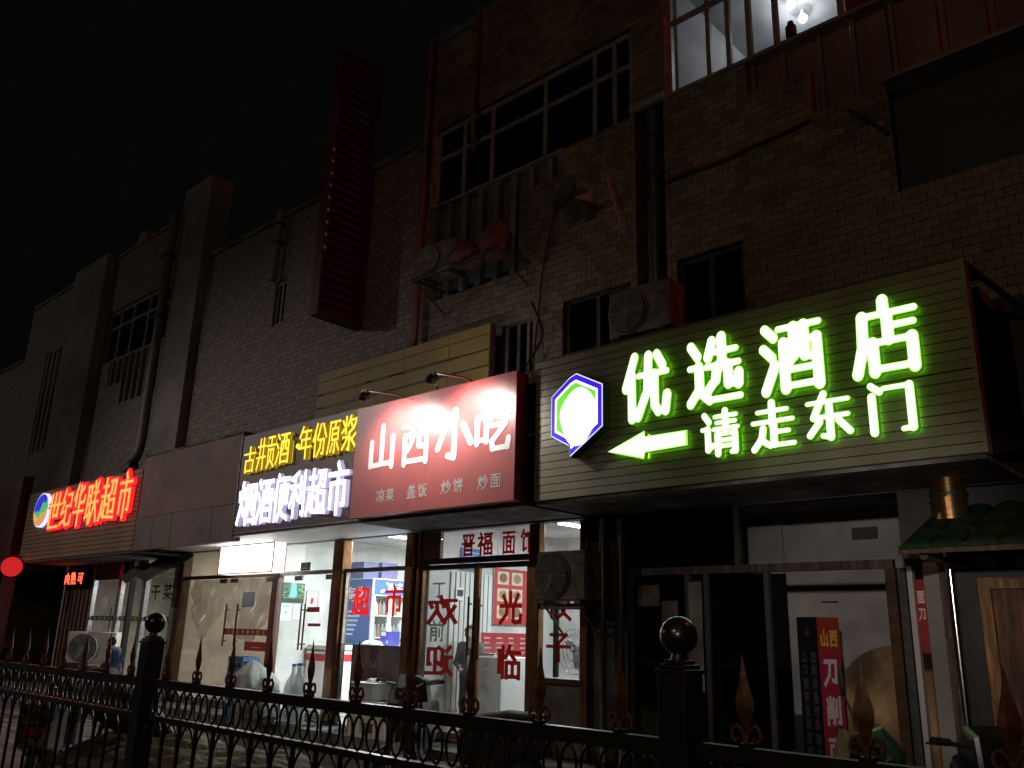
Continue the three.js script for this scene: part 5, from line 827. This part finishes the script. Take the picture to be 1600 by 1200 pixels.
airConditioner('air_conditioner', 'white air conditioner standing on the platform before the far shop', [-16.9, FL + .43, -6.95], .85, .85, .6);
{ const b = thing('concrete_block', 'concrete plinth under the air conditioner by the far shop', 'plinth', [-16.9, FL, -6.95], .85); part(b, 'block', bx(-.35, .35, 0, .4, -.15, .15), M.concrete); part(b, 'slab', bx(-.38, .38, .4, .43, -.17, .17), M.concrete); }
{
  const t = thing('box_awning', 'torn dark awning on a bracket between the two supermarkets', 'awning', [-14.6, 2.2, ZF]);
  const g = new THREE.PlaneGeometry(1.0, .9, 16, 12).rotateX(-Math.PI / 2 + .5), p = g.attributes.position; for (let i = 0; i < p.count; i++) p.setY(i, p.getY(i) + .05 * Math.sin(p.getX(i) * 9) + .03 * Math.sin(p.getZ(i) * 13));
  g.computeVertexNormals(); part(t, 'cloth', g.translate(.1, .35, .4), mat([.05, .05, .05], .8, { side: THREE.DoubleSide })); part(t, 'bracket', merge([rod([-.3, .5, 0], [-.3, .1, .75], .015), rod([.5, .5, 0], [.5, .1, .75], .015)]), M.steel);
  const o = thing('corner_post', 'dark iron post between the two supermarkets', 'post', [-15.65, .42, -6.95]); part(o, 'shaft', bx(-.04, .04, .02, 2.32, -.04, .04), M.black); part(o, 'foot', bx(-.1, .1, 0, .02, -.1, .1), M.steel);
}
// ---------------------------------------------------------------- street lamps behind the camera (seen as highlights and shadows)
function streetLamp(label, x, z, H, k, aim, color = [1, .64, .36], beam = 0) {
  const t = thing('street_lamp', label, 'street lamp', [x, 0, z], Math.atan2(aim[0] - x, aim[2] - z));
  part(t, 'pole', lathe([[0, 0], [.13, 0], [.12, .3], [.08, .4], [.055, H - .2], [.05, H], [0, H]]), M.steel); part(t, 'arm', tube([[0, H - .1, 0], [0, H + .15, .4], [0, H + .2, 1.2]], .035), M.steel);
  part(t, 'head', rbx(-.14, .14, H + .15, H + .26, 1.1, 1.75, .04), M.steel); part(t, 'lens', bx(-.11, .11, H + .135, H + .148, 1.2, 1.68), glow([1, .62, .28], 22));
  const p = beam ? new THREE.SpotLight(C(...color), k, 0, beam, 1) : new THREE.PointLight(C(...color), k), d = V(aim[0] - x, 0, aim[2] - z).normalize(); p.name = 'street_light'; p.position.set(x + d.x * 1.44, H - .02, z + d.z * 1.44); p.castShadow = true; p.shadow.radius = 6; scene.add(p); if (beam) { p.target.position.set(...aim); p.target.name = 'street_light_aim'; scene.add(p.target); }
}
streetLamp('street lamp on the road side behind the viewer', -1.8, 9.5, 6.6, 23, [-1.8, 1, -7]);
streetLamp('low lamp post on the pavement edge, right of the viewer', 1.6, 4.6, 2.75, 85, [-3.35, 1.85, -8.8], [1, .9, .84], .15);
streetLamp('street lamp across the road before the long tiled block', -21, 6.0, 8.2, 125, [-14.2, .2, -5.2], [1, .88, .82], .63);

streetLamp('street lamp at the far end of the row of shops', -31, 5.0, 8.0, 19, [-31, 1, -7], [1, .92, .86]);

// ---------------------------------------------------------------- wrought iron fence along the road
const ZN = -2.6, RT = 1.285;
const iron = phy([.014, .013, .013], .42, { clearcoat: .35, clearcoatRoughness: .3 }), gold = mat([.25, .10, .035], .62, { metalness: .05, map: TX.blotch });
const spear = (() => {                                               // four-sided spear head, slim above, short below
  const ring = (y, r) => [[r, y, 0], [0, y, r * .6], [-r, y, 0], [0, y, -r * .6]], rows = [ring(0, .007), ring(.05, .01), ring(.11, .03), ring(.135, .031), ring(.2, .013), ring(.275, .0008)], v = [];
  for (let i = 0; i + 1 < rows.length; i++) for (let k = 0; k < 4; k++) { const a = rows[i][k], b = rows[i][(k + 1) % 4], c = rows[i + 1][k], d = rows[i + 1][(k + 1) % 4]; v.push(...a, ...c, ...b, ...b, ...c, ...d); }
  const g = new THREE.BufferGeometry(); g.setAttribute('position', new THREE.Float32BufferAttribute(v, 3)); g.setAttribute('uv', new THREE.Float32BufferAttribute(v.flatMap((_, i) => (i % 3 === 0 ? [v[i] * 9, v[i + 1] * 9] : [])), 2)); g.computeVertexNormals(); return g;
})();
const scroll = (s) => tube([[0, .005, 0], [s * .012, .045, 0], [s * .032, .062, 0], [s * .047, .045, 0], [s * .044, .022, 0], [s * .03, .016, 0], [s * .026, .03, 0]], .0062, 22, 6);
const scrollL = scroll(-1), scrollR = scroll(1), ringG = new THREE.TorusGeometry(.05, .0065, 6, 20).scale(.72, 1.38, 1), picket = bx(-.009, .009, 0, .96, -.009, .009), archG = new THREE.TorusGeometry(.185, .0065, 6, 18, Math.PI / 2.6);
const collarG = bx(-.019, .019, -.012, .012, -.019, .019), stemG = bx(-.008, .008, 0, .04, -.008, .008);
function fencePanel(x0, x1, label) {
  const t = thing('iron_fence', label, 'fence', [(x0 + x1) / 2, 0, ZN]), a = x0 - t.position.x, b = x1 - t.position.x;
  for (const [y0, y1] of [[RT - .05, RT], [1.05, 1.08], [.12, .16]]) part(t, 'rail', bx(a + .045, b - .045, y0, y1, -.02, .02), iron);
  const n = 10, sp = (b - a) / n * .972;
  for (let i = 0; i < n; i++) {
    const x = b - .245 - i * sp; if (x < a + .08) continue;
    const f = new THREE.Group(); f.name = 'finial'; f.position.set(x, RT, 0); f.rotation.y = rr(-.06, .06); f.rotation.z = rr(-.012, .012); t.add(f);
    part(f, 'collar', collarG, iron); part(f, 'stem', stemG, gold); part(f, 'spear_head', spear, gold).position.y = .0; part(f, 'scroll', scrollL, gold); part(f, 'scroll', scrollR, gold);
  }
  const m = Math.round((b - a) / .09); for (let i = 0; i < m; i++) part(t, 'ring', ringG, iron).position.set(a + .08 + (b - a - .16) * (i + .5) / m, 1.157, i % 2 ? .003 : -.003);
  const q = Math.round((b - a) / .187); for (let i = 0; i < q; i++) { const x = a + (b - a) * (i + .5) / q; part(t, 'picket', picket, iron).position.set(x, .12, 0); const r = part(t, 'arch', archG, iron); r.position.set(x - .185, .9, .004); const l = part(t, 'arch', archG, iron); l.position.set(x + .185, .9, -.004); l.rotation.y = Math.PI; }
}
const posts = [-9.27, -5.45, -1.63, 2.19];
fencePanel(posts[0], posts[1], 'iron fence panel with brown spear tips in front of the far supermarket');
fencePanel(posts[1], posts[2], 'iron fence panel with brown spear tips between the two ball topped posts in view');
fencePanel(posts[2], posts[3], 'iron fence panel with brown spear tips in front of the wooden door');
posts.forEach((x, i) => {
  const t = thing('fence_post', ['black fence post at the far end of the railing, out past the left panel', 'black ball topped fence post before the awning between the supermarkets', 'thick black ball topped fence post before the empty shop front', 'black fence post at the right end of the railing, past the wooden door'][i], 'post', [x, 0, ZN], 0, 'ball topped fence posts');
  part(t, 'shaft', rbx(-.055, .055, 0, 1.49, -.055, .055, .006), iron); part(t, 'collar', merge([rbx(-.061, .061, 1.49, 1.505, -.061, .061, .004), rbx(-.05, .05, 1.505, 1.52, -.05, .05, .004), rbx(-.038, .038, 1.52, 1.534, -.038, .038, .004), new THREE.CylinderGeometry(.026, .032, .02, 18).translate(0, 1.543, 0)]), iron); part(t, 'ball', new THREE.SphereGeometry(.064, 32, 22).translate(0, 1.612, 0), M.blackGloss); part(t, 'foot', rbx(-.075, .075, 0, .1, -.075, .075, .008), iron);
});

// ---------------------------------------------------------------- people: smooth bodies from tapered limbs
function bone(p, a, b, ra, rb) { const ax = p[0] - a[0], ay = p[1] - a[1], az = p[2] - a[2], bx_ = b[0] - a[0], by = b[1] - a[1], bz = b[2] - a[2], t = Math.max(0, Math.min(1, (ax * bx_ + ay * by + az * bz) / (bx_ * bx_ + by * by + bz * bz))); return Math.hypot(ax - t * bx_, ay - t * by, az - t * bz) - (ra + (rb - ra) * t); }
function field(bones, k = .035) { return (p) => { let s = 0; for (const [a, b, ra, rb] of bones) s += Math.exp(-bone(p, a, b, ra, rb) / (k * .4)); return -k * .4 * Math.log(s + 1e-30); }; }
function meshField(fn, min, size, n) {
  const mc = new MarchingCubes(n, new THREE.MeshStandardMaterial(), false, false, 90000); mc.isolation = 0;
  for (let k = 0; k < n; k++) for (let j = 0; j < n; j++) for (let i = 0; i < n; i++) mc.field[i + j * n + k * n * n] = -fn([min[0] + size * i / n, min[1] + size * j / n, min[2] + size * k / n]);
  mc.update(); const c = mc.count ?? mc.geometry.drawRange.count, g = new THREE.BufferGeometry(), P = mc.positionArray.slice(0, c * 3), Nn = mc.normalArray.slice(0, c * 3);
  for (let i = 0; i < c; i++) for (let a = 0; a < 3; a++) P[i * 3 + a] = min[a] + size * (P[i * 3 + a] + 1) / 2;
  g.setAttribute('position', new THREE.BufferAttribute(P, 3)); g.setAttribute('normal', new THREE.BufferAttribute(Nn, 3)); g.setAttribute('uv', new THREE.BufferAttribute(new Float32Array(c * 2), 2)); return g;
}
const skin = mat([.42, .26, .19], .6), hairM = mat([.014, .012, .011], .5);
function person(label, pos, turn, H, { top, trousers, arms, lean = 0, longHair = false, headDown = .0, group }) {   // faces +z, feet at y = 0
  const t = thing('person', label, 'person', pos, turn, group), s = H / 1.7, S = (a) => a.map((v) => v * s), L = (y) => Math.sin(lean) * Math.max(0, y - .9);
  const sh = 1.38, hip = .9, neck = [0, 1.45, L(1.45)], head = [0, 1.58 - headDown * .04, L(1.58) + .02 + headDown * .05], J = {};
  for (const [n, q] of [['l', 1], ['r', -1]]) { J[n + 's'] = [q * .165, sh, L(sh)]; J[n + 'h'] = [q * .09, hip, 0]; J[n + 'k'] = [q * .1, .48, .02]; J[n + 'f'] = [q * .105, .09, -.02]; J[n + 'e'] = arms[n][0]; J[n + 'w'] = arms[n][1]; }
  const limbs = (q, i = 0) => [[J[q + 's'], J[q + 'e'], .052 + i, .042 + i], [J[q + 'e'], J[q + 'w'], .042 + i, .03 + i]], legs = (q, i = 0) => [[J[q + 'h'], J[q + 'k'], .085 + i, .06 + i], [J[q + 'k'], J[q + 'f'], .058 + i, .042 + i]];
  const torso = (i = 0) => [[[-.1, 1.33, L(1.33)], [.1, 1.33, L(1.33)], .095 + i, .095 + i], [[0, 1.3, L(1.3)], [0, 1.05, L(1.05)], .125 + i, .12 + i], [[-.06, .95, L(.95)], [.06, .95, L(.95)], .115 + i, .115 + i], [[-.15, 1.38, L(1.38)], [.15, 1.38, L(1.38)], .052 + i, .052 + i]];
  const sc = (list) => list.map(([a, b, r, q]) => [S(a), S(b), r * s, q * s]);
  const body = sc([...torso(), ...limbs('l'), ...limbs('r'), ...legs('l'), ...legs('r'), [neck, head, .05, .052], [J.lf, [J.lf[0], .04, .13], .042, .03], [J.rf, [J.rf[0], .04, .13], .042, .03]]);
  // head with brow, nose, chin, ears
  const hd = sc([[[head[0], head[1] + .045, head[2] - .015], [head[0], head[1] + .03, head[2] + .01], .088, .086], [[head[0], head[1] - .03, head[2] + .03], [head[0], head[1] - .06, head[2] + .045], .058, .042], [[head[0], head[1] + .01, head[2] + .09], [head[0], head[1] - .018, head[2] + .108], .011, .014], [[.083, head[1] + .012, head[2] - .01], [.086, head[1] - .02, head[2] - .005], .014, .012], [[-.083, head[1] + .012, head[2] - .01], [-.086, head[1] - .02, head[2] - .005], .014, .012], [neck, head, .05, .05]]);
  const hand = (q) => {
    const e = V(...J[q + 'e']), w = V(...J[q + 'w']), d = w.clone().sub(e).normalize(), side = V(q === 'l' ? -1 : 1, 0, 0), up = V().crossVectors(d, side).normalize(), at = (a, b, c) => w.clone().addScaledVector(d, a).addScaledVector(side, b).addScaledVector(up, c).toArray(), out = [];
    out.push([at(.01, 0, 0), at(.07, 0, 0), .026, .03]);
    [[-.024, .07], [-.008, .082], [.008, .078], [.023, .062]].forEach(([o, l]) => { out.push([at(.07, o, 0), at(.07 + l * .55, o, .008), .0085, .008], [at(.07 + l * .55, o, .008), at(.07 + l * .9, o, .03), .008, .0072]); });
    out.push([at(.03, .028, .0), at(.06, .045, .018), .011, .0095], [at(.06, .045, .018), at(.085, .045, .03), .0095, .008]); return out;
  };
  const geos = [meshField(field(body), [-.95 * s, -.1 * s, -.95 * s], 1.9 * s, 116), meshField(field(hd, .03), S([-.17, head[1] - .17, head[2] - .17]), .34 * s, 64)];
  for (const q of ['l', 'r']) geos.push(meshField(field(sc(hand(q)), .012), S([J[q + 'w'][0] - .18, J[q + 'w'][1] - .18, J[q + 'w'][2] - .18]), .36 * s, 76));
  const b = part(t, 'body', mergeGeometries(geos), skin);
  part(b, 'eye', merge([-1, 1].map((q) => new THREE.SphereGeometry(.011 * s, 10, 8).translate(...S([q * .033, head[1] + .012, head[2] + .078])))), mat([.03, .02, .02], .2)); part(b, 'mouth', new THREE.SphereGeometry(1, 10, 8).scale(.022 * s, .005 * s, .008 * s).translate(...S([0, head[1] - .05, head[2] + .083])), mat([.35, .12, .1], .5));
  part(t, 'top', meshField(field(sc([...torso(.016), ...limbs('l', .014), ...limbs('r', .014)]), .03), [-.95 * s, .2 * s, -.95 * s], 1.5 * s, 110), mat(top, .85, {}));
  part(t, 'trousers', meshField(field(sc([...torso(.012).slice(2, 3), ...legs('l', .016), ...legs('r', .016)]), .03), [-.6 * s, 0, -.6 * s], 1.2 * s, 90), mat(trousers, .85));
  part(t, 'hair', meshField((() => { const f = field(sc([[[0, head[1] + .06, head[2] - .035], [0, head[1] + .05, head[2] - .01], .094, .09], [[-.045, head[1] + .06, head[2] + .0], [.045, head[1] + .06, head[2] + .0], .055, .055], ...(longHair ? [[[0, head[1], head[2] - .07], [0, head[1] - .2, head[2] - .1], .06, .03]] : [[[0, head[1], head[2] - .05], [0, head[1] - .04, head[2] - .06], .07, .05]])]), .025); return (p) => Math.max(f(p), (p[2] / s - head[2]) * .75 - (p[1] / s - head[1] - .045) - .02) + .004 * Math.sin(p[0] * 300) * Math.sin(p[1] * 140); })(), S([-.25, head[1] - .32, head[2] - .25]), .55 * s, 80), hairM);
  for (const q of ['l', 'r']) part(t, 'shoe', merge([new THREE.SphereGeometry(1, 14, 10).scale(.05 * s, .045 * s, .13 * s).translate(J[q + 'f'][0] * s, .045 * s, .05 * s)]), mat([.05, .05, .05], .6));
  return t;
}
const down = { l: [[.23, 1.12, .04], [.2, 1.02, .22]], r: [[-.23, 1.12, .04], [-.12, 1.03, .24]] };
person('person in a blue jacket looking down beside the white air conditioner', [-14.66, .28, -6.42], -1.05, 1.12, { top: [.045, .075, .19], trousers: [.45, .43, .40], arms: down, lean: .22, headDown: 1 });
person('person in a pale top standing behind the one in blue', [-14.5, .28, -6.85], -.9, 1.08, { top: [.5, .48, .46], trousers: [.12, .11, .12], arms: { l: [[.22, 1.1, .0], [.21, .86, .05]], r: [[-.22, 1.1, 0], [-.21, .86, .05]] }, longHair: true });
person('dark haired person in grey behind the restaurant serving counter', [-7.84, FL + .02, -7.78], .5, 1.24, { top: [.12, .12, .125], trousers: [.05, .05, .06], arms: down, lean: .1 });

// ---------------------------------------------------------------- scooters
function scooter(label, pos, turn, { paint = [.03, .03, .03], mirror = true, apron = null, basket = false, one = false } = {}) {   // front towards +x
  const t = thing('scooter', label, 'scooter', pos, turn), body = phy(paint, .35, { clearcoat: .7, clearcoatRoughness: .2 });
  for (const x of [.62, -.58]) { const w = new THREE.Group(); w.name = 'wheel'; w.position.set(x, .22, 0); t.add(w); part(w, 'tyre', new THREE.TorusGeometry(.175, .045, 12, 32), M.rubber); part(w, 'rim', merge([new THREE.CylinderGeometry(.13, .13, .03, 24).rotateX(Math.PI / 2), new THREE.CylinderGeometry(.035, .035, .1, 14).rotateX(Math.PI / 2)]), M.steel); }
  const prof = (pts, w, b = .02) => extrudeShape(pts, w - 2 * b, b).translate(0, 0, -w / 2 + b);
  part(t, 'rear_body', prof([[-.85, .45], [-.75, .62], [-.3, .66], [-.05, .6], [-.05, .36], [-.3, .28], [-.5, .4], [-.72, .42]], .26, .04), body); part(t, 'floorboard', prof([[-.1, .24], [.36, .24], [.4, .3], [-.1, .3]], .3, .015), M.black);
  part(t, 'leg_shield', prof([[.36, .28], [.44, .5], [.42, .86], [.47, .9], [.54, .82], [.5, .46], [.44, .28]], .34, .03), body); part(t, 'front_fender', prof([[.4, .36], [.5, .46], [.64, .48], [.82, .38], [.84, .32], [.62, .42]], .13, .015), body);
  part(t, 'fork', merge([rod([.46, .8, .07], [.62, .22, .07], .02), rod([.46, .8, -.07], [.62, .22, -.07], .02)]), M.steel);
  part(t, 'seat', prof([[-.8, .64], [-.76, .74], [-.45, .76], [-.2, .72], [-.06, .69], [-.06, .63]], .27, .035), mat([.02, .02, .02], .55)); part(t, 'handlebar_cover', prof([[.34, .88], [.36, 1.02], [.44, 1.05], [.52, .96], [.5, .86]], .22, .03), body);
  part(t, 'handlebar', tube([[.3, 1.02, -.34], [.37, 1.0, -.2], [.41, .98, 0], [.37, 1.0, .2], [.3, 1.02, .34]], .013), M.steel);
  for (const z of [-1, 1]) { part(t, 'grip', rod([.3, 1.02, z * .33], [.345, 1.01, z * .23], .02), M.rubber); part(t, 'brake_lever', rod([.37, 1.0, z * .2], [.38, 1.0, z * .33], .006), M.chrome); if (mirror && (!one || z < 0)) { part(t, 'mirror_stalk', tube([[.37, 1.0, z * .2], [.36, 1.12, z * .24], [.33, 1.22, z * .3]], .007), M.black); part(t, 'mirror', new THREE.SphereGeometry(1, 16, 12).scale(.012, .085, .055).rotateX(.2 * z).translate(.33, 1.28, z * .31), M.black); } }
  part(t, 'headlight', new THREE.SphereGeometry(.07, 16, 12).scale(.5, .8, 1).translate(.53, .93, 0), M.chrome); part(t, 'tail_light', bx(-.88, -.85, .52, .58, -.06, .06), mat([.3, .02, .02], .3)); part(t, 'stand', merge([rod([-.2, .28, .06], [-.24, 0, .14], .012), rod([-.2, .28, -.06], [-.24, 0, -.14], .012)]), M.steel);
  if (apron) { const g = new THREE.PlaneGeometry(.5, .62, 14, 14).rotateY(Math.PI / 2), p = g.attributes.position; for (let i = 0; i < p.count; i++) { const v = (.31 - p.getY(i)) / .62; p.setX(i, -.14 * v + .03 * Math.sin(p.getZ(i) * 14 + v * 3)); } g.computeVertexNormals(); part(t, 'lap_apron', g.translate(.3, .74, 0), mat(apron, .85, { side: THREE.DoubleSide, map: TX.blotch })); }
  if (basket) part(t, 'basket', merge([...Array(7)].map((_, i) => bx(.52, .54, .72, .9, -.15 + i * .05, -.142 + i * .05)).concat([bx(.5, .74, .72, .73, -.16, .16), bx(.72, .74, .74, .92, -.16, .16)])), M.black);
  return t;
}
scooter('dark scooter with pale dashboard parked before the restaurant doors, left of the pair', [-6.95, .12, -6.12], -.9, { mirror: false, paint: [.05, .05, .05] });
scooter('black scooter with chrome handlebar parked before the restaurant doors, right of the pair', [-6.2, .12, -6.05], -2.5, { mirror: false, paint: [.02, .02, .02] });
scooter('dark green scooter with a mirror and a pale lap apron before the empty shop', [-2.2, .12, -4.55], .55, { one: true, paint: [.02, .05, .03], apron: [.42, .33, .19] });
scooter('black scooter leaning by the wooden door under the tiled eave', [-1.15, .12, -4.9], 2.3, { mirror: false, paint: [.02, .02, .02] });
scooter('grey scooter with a front basket parked behind the railing at the left end', [-9.3, .12, -3.55], 2.6, { mirror: false, paint: [.03, .03, .03], basket: true });

// ---------------------------------------------------------------- goods in front of the supermarket
{
  const blue = mat([.045, .12, .34], .5, { map: TX.wall });
  for (let k = 0; k < 3; k++) {
    const y = FL - .002 + k * .262, t = thing('bottle_crate', ['blue bottle crate at the bottom of the stack by the doors', 'blue bottle crate in the middle of the stack by the doors', 'blue bottle crate on top of the stack by the doors'][k], 'crate', [-11.5, y, -6.86], .05 * (k - 1), 'blue bottle crates');
    const w = .36, d = .28, h = .26;
    part(t, 'floor', bx(-w, w, 0, .012, -d, d).scale(.5, 1, .5), blue);
    for (const [a, b, c, e] of [[-w / 2, w / 2, -d / 2, -d / 2 + .012], [-w / 2, w / 2, d / 2 - .012, d / 2], [-w / 2, -w / 2 + .012, -d / 2 + .012, d / 2 - .012], [w / 2 - .012, w / 2, -d / 2 + .012, d / 2 - .012]]) { part(t, 'side_low', bx(a, b, .012, .12, c, e), blue); part(t, 'side_rim', bx(a, b, .2, h, c, e), blue); }
    for (const x of [-w / 2 + .006, -.06, .06, w / 2 - .02]) for (const z of [-d / 2, d / 2 - .012]) part(t, 'slot_bar', bx(x, x + .02, .12, .2, z + .001, z + .011), blue);
    const bot = lathe([[0, 0], [.028, 0], [.03, .12], [.012, .18], [.013, .23], [0, .23]], 10), gl = mat([.03, .07, .03], .15);
    for (let i = 0; i < 4; i++) for (let j = 0; j < 3; j++) { const o = part(t, 'bottle', bot, gl); o.position.set(-.12 + i * .08, .013, -.085 + j * .085); }
  }
  const orange = thing('orange_panel', 'orange side of a box beside the blue crate stack', 'box', [-11.19, FL - .002, -6.85]); part(orange, 'box', bx(-.1, .1, 0, .62, -.16, .16), mat([.55, .24, .04], .6)); part(orange, 'label', bx(-.08, .06, .3, .5, .161, .163), mat([.6, .55, .5], .6));
  const jug = (l, x, z, r, h, y) => { const t = thing('water_jug', l, 'jug', [x, y, z], 0); part(t, 'bottle', lathe([[0, 0], [r * .9, 0], [r, .02], [r, h * .6], [r * .8, h * .72], [r * .35, h * .86], [r * .35, h], [0, h]], 24), new THREE.MeshPhysicalMaterial({ color: C(.7, .76, .78), roughness: .2, transmission: .5, thickness: 0 })); part(t, 'cap', rod([0, h, 0], [0, h + .03, 0], r * .36, r * .36, 14), mat([.1, .2, .5], .5)); part(t, 'label', new THREE.CylinderGeometry(r * 1.01, r * 1.01, h * .2, 24, 1, true).translate(0, h * .38, 0), mat([.15, .25, .55], .5)); };
  jug('clear water jug in the row behind the grey sack', -10.35, -6.95, .12, .7, FL - .002); jug('tall clear water jug right of the grey sack', -10.1, -6.86, .11, .72, FL - .002);
  // grey sack: a bulging knotted bag
  const g = new THREE.SphereGeometry(1, 48, 36), p = g.attributes.position;
  for (let i = 0; i < p.count; i++) { const x = p.getX(i), y = p.getY(i), z = p.getZ(i), a = Math.atan2(z, x), f = 1 + .1 * Math.sin(a * 7 + y * 4) * (1 - .4 * y) + .14 * (vnoise(x * 3 + 9, y * 3 + z * 2 + 9, 64, 6) - .5) + .045 * Math.sin(a * 17 + y * 9 + 3 * vnoise(x * 4 + 9, z * 4 + 9, 64, 2)) + .1 * (vnoise(x * 9 + 20, y * 9 + z * 6 + 20, 128, 16) - .5), n = y > .55 ? 1 - (y - .55) * 1.1 : 1; p.setXYZ(i, x * .36 * f * n - .12 * y + .1 * Math.max(0, -y), y * .43 + .37 + (y < -.7 ? .05 : 0), z * .3 * f * n); }
  g.computeVertexNormals(); single('grey_sack', g.translate(-10.75, FL - .04, -6.62), mat([.30, .31, .29], .5, { map: TX.wall }), 'big bulging grey plastic sack before the supermarket door', 'sack');
  // white crate and clear tub
  const wc = mat([.62, .57, .46], .6, { map: TX.wall }), t = thing('white_crate', 'cream ribbed plastic crate standing before the supermarket window', 'crate', [-8.42, FL - .002, -6.85], .08), w = .6, d = .36, h = .4;
  part(t, 'floor', bx(-w / 2, w / 2, 0, .01, -d / 2, d / 2), wc);
  for (const z of [-d / 2, d / 2 - .012]) { part(t, 'side', bx(-w / 2, w / 2, .16, h - .06, z, z + .012), wc); part(t, 'rim', bx(-w / 2 - .01, w / 2 + .01, h - .06, h, z - .005, z + .017), wc); part(t, 'side', bx(-w / 2, -.12, .01, .16, z, z + .012), wc); part(t, 'side', bx(.12, w / 2, .01, .16, z, z + .012), wc); for (let i = 0; i < 13; i++) part(t, 'rib', bx(-w / 2 + .015 + i * .046, -w / 2 + .022 + i * .046, .16, h - .06, z + (z > 0 ? .012 : -.006), z + (z > 0 ? .018 : 0)), wc); }
  for (const x of [-w / 2, w / 2 - .012]) part(t, 'end', bx(x, x + .012, .01, h - .06, -d / 2 + .012, d / 2 - .012), wc);
  const tub = thing('clear_tub', 'clear plastic tub of bags on top of the cream crate', 'tub', [-8.6, FL - .002 + h + .002, -6.87]); part(tub, 'walls', merge([bx(-.2, .2, 0, .18, -.14, -.135), bx(-.2, .2, 0, .18, .135, .14), bx(-.2, -.195, 0, .18, -.135, .135), bx(.195, .2, 0, .18, -.135, .135), bx(-.2, .2, -.001, .004, -.14, .14)]), new THREE.MeshPhysicalMaterial({ color: C(.7, .72, .7), roughness: .25, transmission: .6, thickness: 0 })); part(tub, 'rim', bx(-.21, .21, .18, .19, -.15, .15), M.whitePaint);
  const hp = new THREE.IcosahedronGeometry(.1, 4), q = hp.attributes.position; for (let i = 0; i < q.count; i++) { const k = 1 + .4 * vnoise(q.getX(i) * 40 + 20, q.getY(i) * 40 + q.getZ(i) * 30 + 20, 64, 14); q.setXYZ(i, q.getX(i) * k * 1.1, q.getY(i) * k * 1.2, q.getZ(i) * k); } hp.computeVertexNormals(); single('knotted_bag', hp.scale(1.2, .8, .9).translate(-8.58, FL + h + .12, -6.87), mat([.5, .5, .5], .4), 'knotted clear bag on the plastic tub', 'bag');
}
// ---------------------------------------------------------------- behind the railing at the left: olive tarpaulin heap, dark cover, small parasol
{
  const n = 90, g = new THREE.PlaneGeometry(4.2, 1.7, n, 50).rotateX(-Math.PI / 2), p = g.attributes.position;
  for (let i = 0; i < p.count; i++) { const x = p.getX(i), z = p.getZ(i), e = Math.max(0, 1 - (x / 2.1) ** 4) * Math.max(0, 1 - (z / .85) ** 4); p.setY(i, e * (.34 + .22 * vnoise(x * 1.6 + 20, z * 1.6 + 20, 64, 3) + .09 * vnoise(x * 5 + 40, z * 4 + 40, 128, 8) + .035 * Math.abs(Math.sin(x * 11 + z * 7 + 3 * vnoise(x * 2 + 9, z * 2 + 9, 64, 5))))); }
  g.computeVertexNormals(); single('tarpaulin', g.translate(-7.2, .122, -3.85), mat([.20, .18, .085], .75, { map: TX.blotch, side: THREE.DoubleSide, bumpMap: TX.bump, bumpScale: .01 }), 'crumpled olive tarpaulin over a heap behind the railing', 'tarpaulin');
  const t = thing('covered_seat', 'black almond shaped motorcycle cover in the fence gap beside the tarpaulin', 'cover', [-8.35, .122, -3.75], .5), s = new THREE.SphereGeometry(1, 40, 24), q = s.attributes.position; for (let i = 0; i < q.count; i++) { const x = q.getX(i), k = 1 - .55 * Math.abs(x) ** 3; q.setXYZ(i, x * .62, q.getY(i) * .2 * k + .75 - .22 * x, q.getZ(i) * .22 * k); } s.computeVertexNormals(); part(t, 'cover', s, mat([.012, .012, .012], .6)); part(t, 'frame', merge([rod([.2, 0, .1], [.1, .65, 0], .02), rod([-.3, 0, -.1], [-.15, .7, 0], .02), rod([-.3, 0, .1], [-.1, .7, 0], .02)]), M.black); part(t, 'lamp_rim', new THREE.TorusGeometry(.05, .012, 8, 20).rotateY(.9).translate(-.6, .93, .1), M.chrome); part(t, 'lamp_arm', rod([-.6, .9, .1], [-.45, .82, 0], .01), M.chrome);
  const u = thing('red_parasol', 'low red parasol opened over a stall at the end of the row', 'parasol', [-21.2, .12, -6.1]); part(u, 'pole', rod([0, 0, 0], [0, 1.25, 0], .02), M.steel); const can = lathe([[.02, .36], [.5, .2], [.95, .0], [.93, -.01], [.5, .18], [.02, .34]], 8); part(u, 'canopy', can.translate(0, .95, 0), mat([.42, .04, .05], .7));
}
renderer.render(scene, camera);
